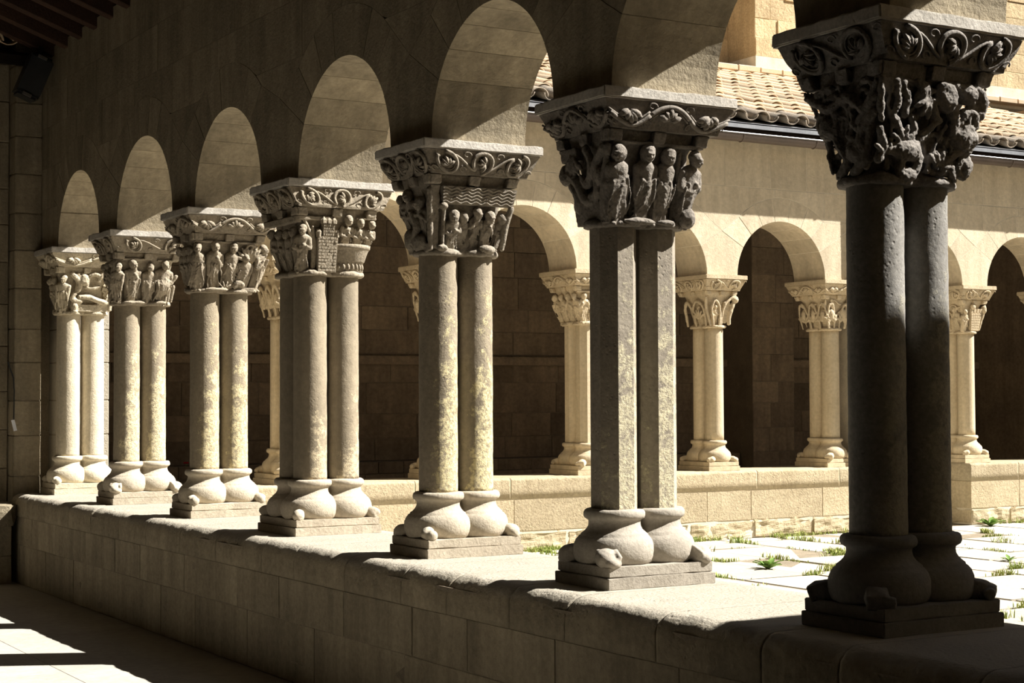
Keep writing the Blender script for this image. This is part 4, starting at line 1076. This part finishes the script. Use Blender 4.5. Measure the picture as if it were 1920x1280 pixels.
# grass in the joints
bm = bmesh.new(); rd = random.Random(77)
def blade(x, y, h, an, lean):
    dx, dy = math.cos(an), math.sin(an); w_ = .0048
    a = bm.verts.new((x-dy*w_, y+dx*w_, -.015)); b = bm.verts.new((x+dy*w_, y-dx*w_, -.015))
    c = bm.verts.new((x+dx*lean*.5-dy*w_*.7, y+dy*lean*.5+dx*w_*.7, h*.6)); d = bm.verts.new((x+dx*lean*.5+dy*w_*.7, y+dy*lean*.5-dx*w_*.7, h*.6))
    t = bm.verts.new((x+dx*lean, y+dy*lean, h))
    bm.faces.new((a, b, d, c)); bm.faces.new((c, d, t))
WEEDS = ((9.94, 12.17), (10.9, 14.72), (15.5, 14.72), (12.35, 11.5))
def clump(x, y, n, spread, h, along=None):
    if any(abs(x-a)+abs(y-b) < .42 for a, b in WEEDS): return
    for _ in range(n):
        if along: q = rd.gauss(0, 1); px, py = x+along[0]*q*spread+rd.gauss(0, .012), y+along[1]*q*spread+rd.gauss(0, .012)
        else: px, py = x+rd.gauss(0, spread), y+rd.gauss(0, spread)
        blade(px, py, h*rd.uniform(.4, 1.1), rd.uniform(0, 6.28), rd.uniform(.2, 1)*h)
for (a, b) in jl:
    mx, my = (a[0]+b[0])/2, (a[1]+b[1])/2
    if mx > 16.5 or my < 4.8: continue
    d = (b[0]-a[0], b[1]-a[1]); L_ = math.hypot(*d)
    if L_ < .1: continue
    u = (d[0]/L_, d[1]/L_)
    for _ in range(int(L_*3)):
        if rd.random() < .6:
            q = rd.random(); clump(a[0]+d[0]*q, a[1]+d[1]*q, rd.randint(5, 14), .05, rd.uniform(.012, .03), u)
    if rd.random() < .75:
        q = rd.random(); clump(a[0]+d[0]*q, a[1]+d[1]*q, rd.randint(40, 110), rd.uniform(.05, .13), rd.uniform(.03, .085), u)
for i in range(46):
    xx = rd.uniform(8.5, 17); clump(xx, 14.90, rd.randint(8, 30), .07, rd.uniform(.03, .09), (1, 0))
for i in range(14): clump(9.2+rd.gauss(0, .25), 14.82, 30, .06, .06, (1, 0))
o = link('grass', bm, M_grass); tag(o, 'short sunlit grass growing in the court paving joints', 'grass', kind='stuff')
def weed(x, y, sc, n, lab):
    r_ = empty('weed', (x, y, 0)); tag(r_, lab, 'weed', 'leafy weeds in the court')
    for k in range(n):
        an = 2*math.pi*k/n+.3*math.sin(k*2.3); el_ = .35+.5*((k*7) % 5)/5
        b2 = bmesh.new(); L_ = sc*(.8+.4*((k*3) % 4)/4); rows = []
        for j in range(6):
            t = j/5; wv = .18*L_*math.sin(math.pi*min(1, t*.92+.06))*(1+.25*(j % 2))
            rr = L_*t; zz = L_*math.sin(el_)*t*(1.7-.8*t)
            p = Vector((math.cos(an)*rr*math.cos(el_*.5), math.sin(an)*rr*math.cos(el_*.5), zz)); sdv = Vector((-math.sin(an), math.cos(an), 0))*wv
            rows.append([b2.verts.new(p-sdv), b2.verts.new(p-Vector((0,0,.06*L_))), b2.verts.new(p+sdv)])
        for p, q in zip(rows, rows[1:]):
            for c in (0, 1): b2.faces.new((p[c], p[c+1], q[c+1], q[c]))
        link('leaf', b2, M_weed, r_, smooth=True)
weed(9.94, 12.17, .15, 16, 'broad leafy green weed alone on the flagstones left of the blackened column')
weed(10.9, 14.72, .14, 12, 'dark green weed at the foot of the golden wall right of the octagonal column')
weed(15.5, 14.72, .17, 14, 'tall weed at the foot of the wall end beside the blackened column')
weed(12.35, 11.5, .09, 9, 'small weed on the flagstones at the right of the blackened column')

# ------------------------------------------------------------------ near gallery floor and ceiling
fg = new_wall('floor_gallery', 'smooth grey flagstone floor of the near gallery with sun patches', 'floor')
bm = bmesh.new(); box(bm, -.7, 20, -2.0, 15.25, -.12, -.006)
me = bpy.data.meshes.new('bed'); bm.to_mesh(me); bm.free(); me.materials.append(M_nearmortar); fg.data = me
rd = random.Random(19); x = -.7
for wd in (1.15, 1.1, 1.2, .99):
    y = -2.0+rd.uniform(-.6, 0)
    while y < 15.2:
        y2 = min(15.25, y+rd.uniform(1.1, 1.7))
        bm = bmesh.new(); box(bm, x+.0012, x+wd-.0012, max(-2, y)+.0012, y2-.0012, -.08, 0); chamfer(bm, .0015, 1)
        if y2 > -2: link('paving_stone', bm, M_gfloor, fg)
        else: bm.free()
        y = y2
    x += wd
cl = new_wall('ceiling', 'dark sloping timber ceiling of the near gallery with rafters', 'ceiling')
tz = math.tan(R(20)); CZ = 4.62
bm = bmesh.new(); prism(bm, [(4.95, CZ-.95*tz+.0+.14), (-1.0, CZ+5*tz+.14), (-1.0, CZ+5*tz+.20), (4.95, CZ-.95*tz+.20)], lambda s, z, d: (s, d, z), -2.2, 15.6); fix(bm)
me = bpy.data.meshes.new('boards'); bm.to_mesh(me); bm.free(); me.materials.append(M_board); cl.data = me
for k in range(39):
    y = -1.6+.428*k+.03
    bm = bmesh.new(); prism(bm, [(4.85, CZ-.85*tz), (-.9, CZ+4.9*tz), (-.9, CZ+4.9*tz+.14), (4.85, CZ-.85*tz+.14)], lambda s, z, d: (s, d, z), y, y+.10); fix(bm)
    chamfer(bm, .006, 1); link('rafter', bm, M_wood, cl)
# roof on the south side: shades the nearest column
wsd = new_wall('wall_south', 'plain stone arcade wall behind the viewer on the south side of the court')
bm = bmesh.new(); box(bm, 4.6, 20, 2.25, 2.80, 0, 4.62); box(bm, 4.02, 4.6, 2.45, 3.05, 0, ZS); me = bpy.data.meshes.new('w'); bm.to_mesh(me); bm.free(); me.materials.append(M_far); wsd.data = me
SEY, SEZ = 3.08, 4.70
rs = new_wall('roof_south', 'tiled roof over the south gallery behind the viewer', 'roof')
bm = bmesh.new(); prism(bm, [(SEY, SEZ-.05), (SEY, SEZ+.03), (-2.3, SEZ+.03+(SEY+2.3)*sl_), (-2.3, SEZ-.05+(SEY+2.3)*sl_)], lambda s, z, d: (d, s, z), 4.3, 20.3); fix(bm)
me = bpy.data.meshes.new('w'); bm.to_mesh(me); bm.free(); me.materials.append(M_tile); rs.data = me

# ------------------------------------------------------------------ small things
fl = empty('floodlight', (3.86, 14.70, 4.46)); tag(fl, 'black floodlight mounted under the rafters at the gallery corner', 'lamp')
rotm = Matrix.Rotation(R(32), 4, 'Y')
bm = bmesh.new(); box(bm, -.10, .10, -.10, .10, -.26, .14, Matrix.Rotation(R(22), 4, 'Y')); chamfer(bm, .02, 2); link('housing', bm, M_black, fl)
bm = bmesh.new(); box(bm, -.10, .10, -.108, -.098, -.22, .10, Matrix.Rotation(R(22), 4, 'Y')); link('lens', bm, M_glass, fl)
for z_ in (-.25, .11):
    bm = bmesh.new(); box(bm, -.05, .03, -.125, -.10, z_-.012, z_+.012, Matrix.Rotation(R(22), 4, 'Y')); link('clip', bm, M_chrome, fl)
bm = bmesh.new(); box(bm, .02, .06, -.02, .02, .1, .22); link('mounting_arm', bm, M_black, fl)
tg_ = empty('paper_tag', (3.772, 15.03, 1.36)); tag(tg_, 'small white paper tag hanging from a thin cable on the pilaster edge', 'tag')
bm = bmesh.new(); box(bm, -.012, .018, -.002, .002, -.05, .05, Matrix.Rotation(R(-14), 4, 'Y')); link('slip', bm, M_paper, tg_)
bm = bmesh.new(); tube(bm, [(0, 0, .05), (.004, .004, .3), (-.004, .006, .42), (-.05, .02, .56)], .006, 6); link('cable', bm, M_black, tg_)
fw = empty('red_flower', (6.76, 18.95, .80)); tag(fw, 'tiny red flower on the dark bench of the far gallery', 'flower')
bm = bmesh.new(); tube(bm, [(0, 0, 0), (.005, 0, .03)], .004, 6); link('stem', bm, M_weed, fw)
for k in range(5):
    bm = bmesh.new(); a = k*1.257; ell(bm, (.018*math.cos(a), .018*math.sin(a), .04), (.018, .018, .012), sub=1); link('petal', bm, M_red, fw)
